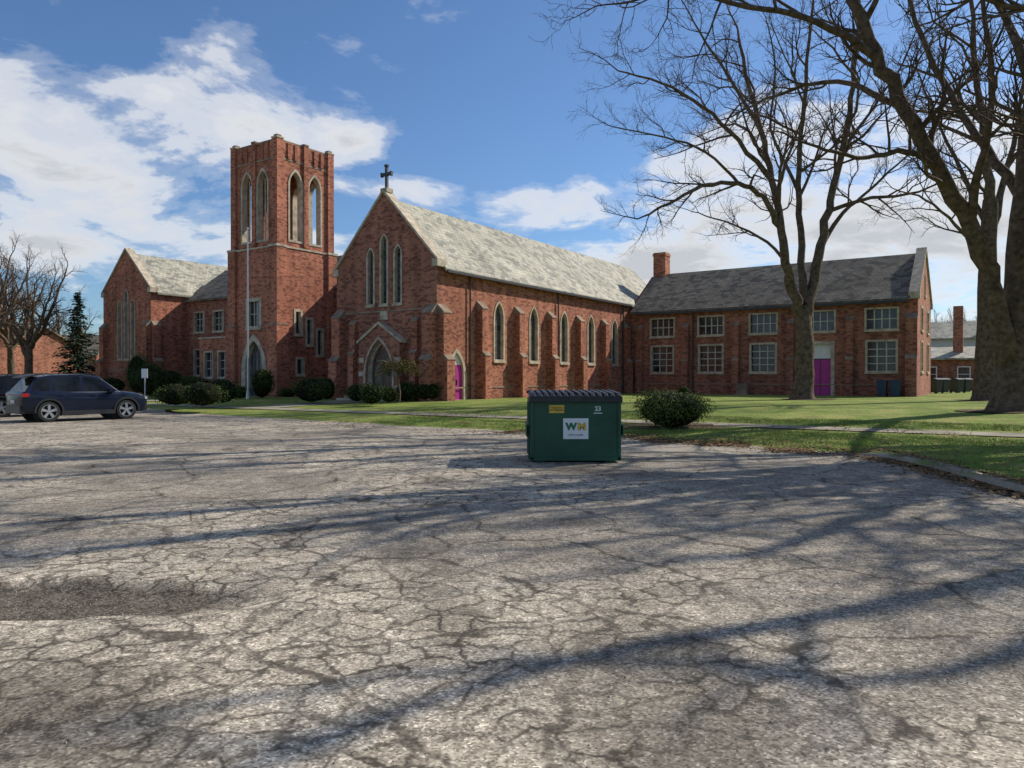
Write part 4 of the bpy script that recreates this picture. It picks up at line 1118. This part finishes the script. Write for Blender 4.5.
house('pale_house', WP(975, 98, .2), ANG, 14, 9, 6.6, 2.2, M['siding'], M['slate_l'], 4, 2, 1.6, .1, M['brick_d'])
house('brick_house', WP(1085, 95, .2), -.2, 14, 9, 5.6, 3.2, M['brick'], M['slate_d'])

# ------------------------------------------------------------ world, sun, camera
el = math.radians(37); sd = Vector((.87, .49, 0)).normalized(); az = math.atan2(sd.x, sd.y)
S = Vector((sd.x*math.cos(el), sd.y*math.cos(el), math.sin(el)))
wd = bpy.data.worlds.new('World'); scene.world = wd; wd.use_nodes = True; nt = wd.node_tree
bg = nt.nodes['Background']; STR = .12
sky = N(nt, 'ShaderNodeTexSky'); sky.sky_type = 'NISHITA'; sky.sun_disc = False; sky.sun_elevation = el; sky.sun_rotation = az
sky.air_density = 1.0; sky.dust_density = .5; sky.ozone_density = 2.5
tc = N(nt, 'ShaderNodeTexCoord'); G = tc.outputs['Generated']
sp = N(nt, 'ShaderNodeSeparateXYZ'); nt.links.new(G, sp.inputs[0])
azn = mth(nt, 'ARCTAN2', sp.outputs[0], sp.outputs[1]); eln = mth(nt, 'ARCSINE', sp.outputs[2])
zc_ = mth(nt, 'ADD', mth(nt, 'MAXIMUM', sp.outputs[2], 0.0), .20)
cmb = N(nt, 'ShaderNodeCombineXYZ'); nt.links.new(mth(nt, 'DIVIDE', sp.outputs[0], zc_), cmb.inputs[0]); nt.links.new(mth(nt, 'DIVIDE', sp.outputs[1], zc_), cmb.inputs[1])
n1 = noise_n(nt, cmb.outputs[0], 1.9, 7, .60, .2, '2D')
n1 = mth(nt, 'MULTIPLY_ADD', mth(nt, 'SUBTRACT', n1, .5), 1.3, .5)
dens = n1
cmb2 = N(nt, 'ShaderNodeCombineXYZ'); nt.links.new(azn, cmb2.inputs[0]); nt.links.new(eln, cmb2.inputs[1])
def cb(u, v, su, sv, w):
    global dens
    a0 = math.atan2(u-512, F); e0 = math.atan2(HZ-v, math.hypot(F, u-512)); sa = su/F; se = sv/F
    mp = N(nt, 'ShaderNodeMapping'); mp.inputs['Scale'].default_value = (1/sa, 1/se, 1); mp.inputs['Location'].default_value = (-a0/sa, -e0/se, 0)
    nt.links.new(cmb2.outputs[0], mp.inputs[0])
    gr = N(nt, 'ShaderNodeTexGradient'); gr.gradient_type = 'SPHERICAL'; nt.links.new(mp.outputs[0], gr.inputs[0])
    dens = mth(nt, 'MULTIPLY_ADD', gr.outputs['Fac'], w, dens)
for a in [(150, 80, 250, 110, .22), (200, 205, 230, 90, .22), (40, 240, 130, 60, .18), (20, 115, 70, 50, .12),
          (470, 60, 240, 180, -.32), (545, 205, 75, 34, .32), (475, 215, 50, 60, -.12), (405, 190, 85, 20, .24), (350, 142, 42, 30, .24),
          (610, 90, 110, 90, -.15), (720, 225, 200, 100, .26), (655, 262, 130, 50, .24), (760, 140, 130, 70, .18), (900, 150, 180, 120, .20), (960, 270, 200, 90, .24), (800, 20, 240, 90, -.22)]: cb(*a)
cl = ramp(nt, dens, [(.50, 0), (.58, .18), (.68, .68), (.84, 1)], 'EASE')
shade = ramp(nt, mth(nt, 'SUBTRACT', dens, mth(nt, 'MULTIPLY', eln, .15)), [(.58, (7.6, 7.65, 7.7)), (.70, (6.8, 6.9, 7.1)), (.90, (4.7, 4.95, 5.3))])
skyc = mix(nt, 1.0, sky.outputs[0], (0.66, 0.83, 1.02), 'MULTIPLY')
fin = mix(nt, cl, skyc, shade)
nt.links.new(fin, bg.inputs[0]); bg.inputs[1].default_value = STR
wd.cycles.sampling_method = 'MANUAL'; wd.cycles.sample_map_resolution = 512
sl = bpy.data.lights.new('sun', 'SUN'); sl.energy = 5.0; sl.angle = math.radians(.45); sl.color = (1, .93, .82)
so = bpy.data.objects.new('sun', sl); COL.objects.link(so); so.rotation_euler = S.to_track_quat('Z', 'Y').to_euler(); so.location = (30, 20, 40)
cam = bpy.data.cameras.new('camera'); cam.sensor_width = 36; cam.lens = F/1024*36; cam.clip_end = 6000; cam.clip_start = .05
co = bpy.data.objects.new('camera', cam); COL.objects.link(co); co.location = (0, 0, EYE)
co.rotation_euler = (math.radians(90)-math.atan((384-HZ)/F), 0, 0); scene.camera = co
scene.view_settings.view_transform = 'Standard'; scene.view_settings.look = 'None'; scene.view_settings.exposure = 0
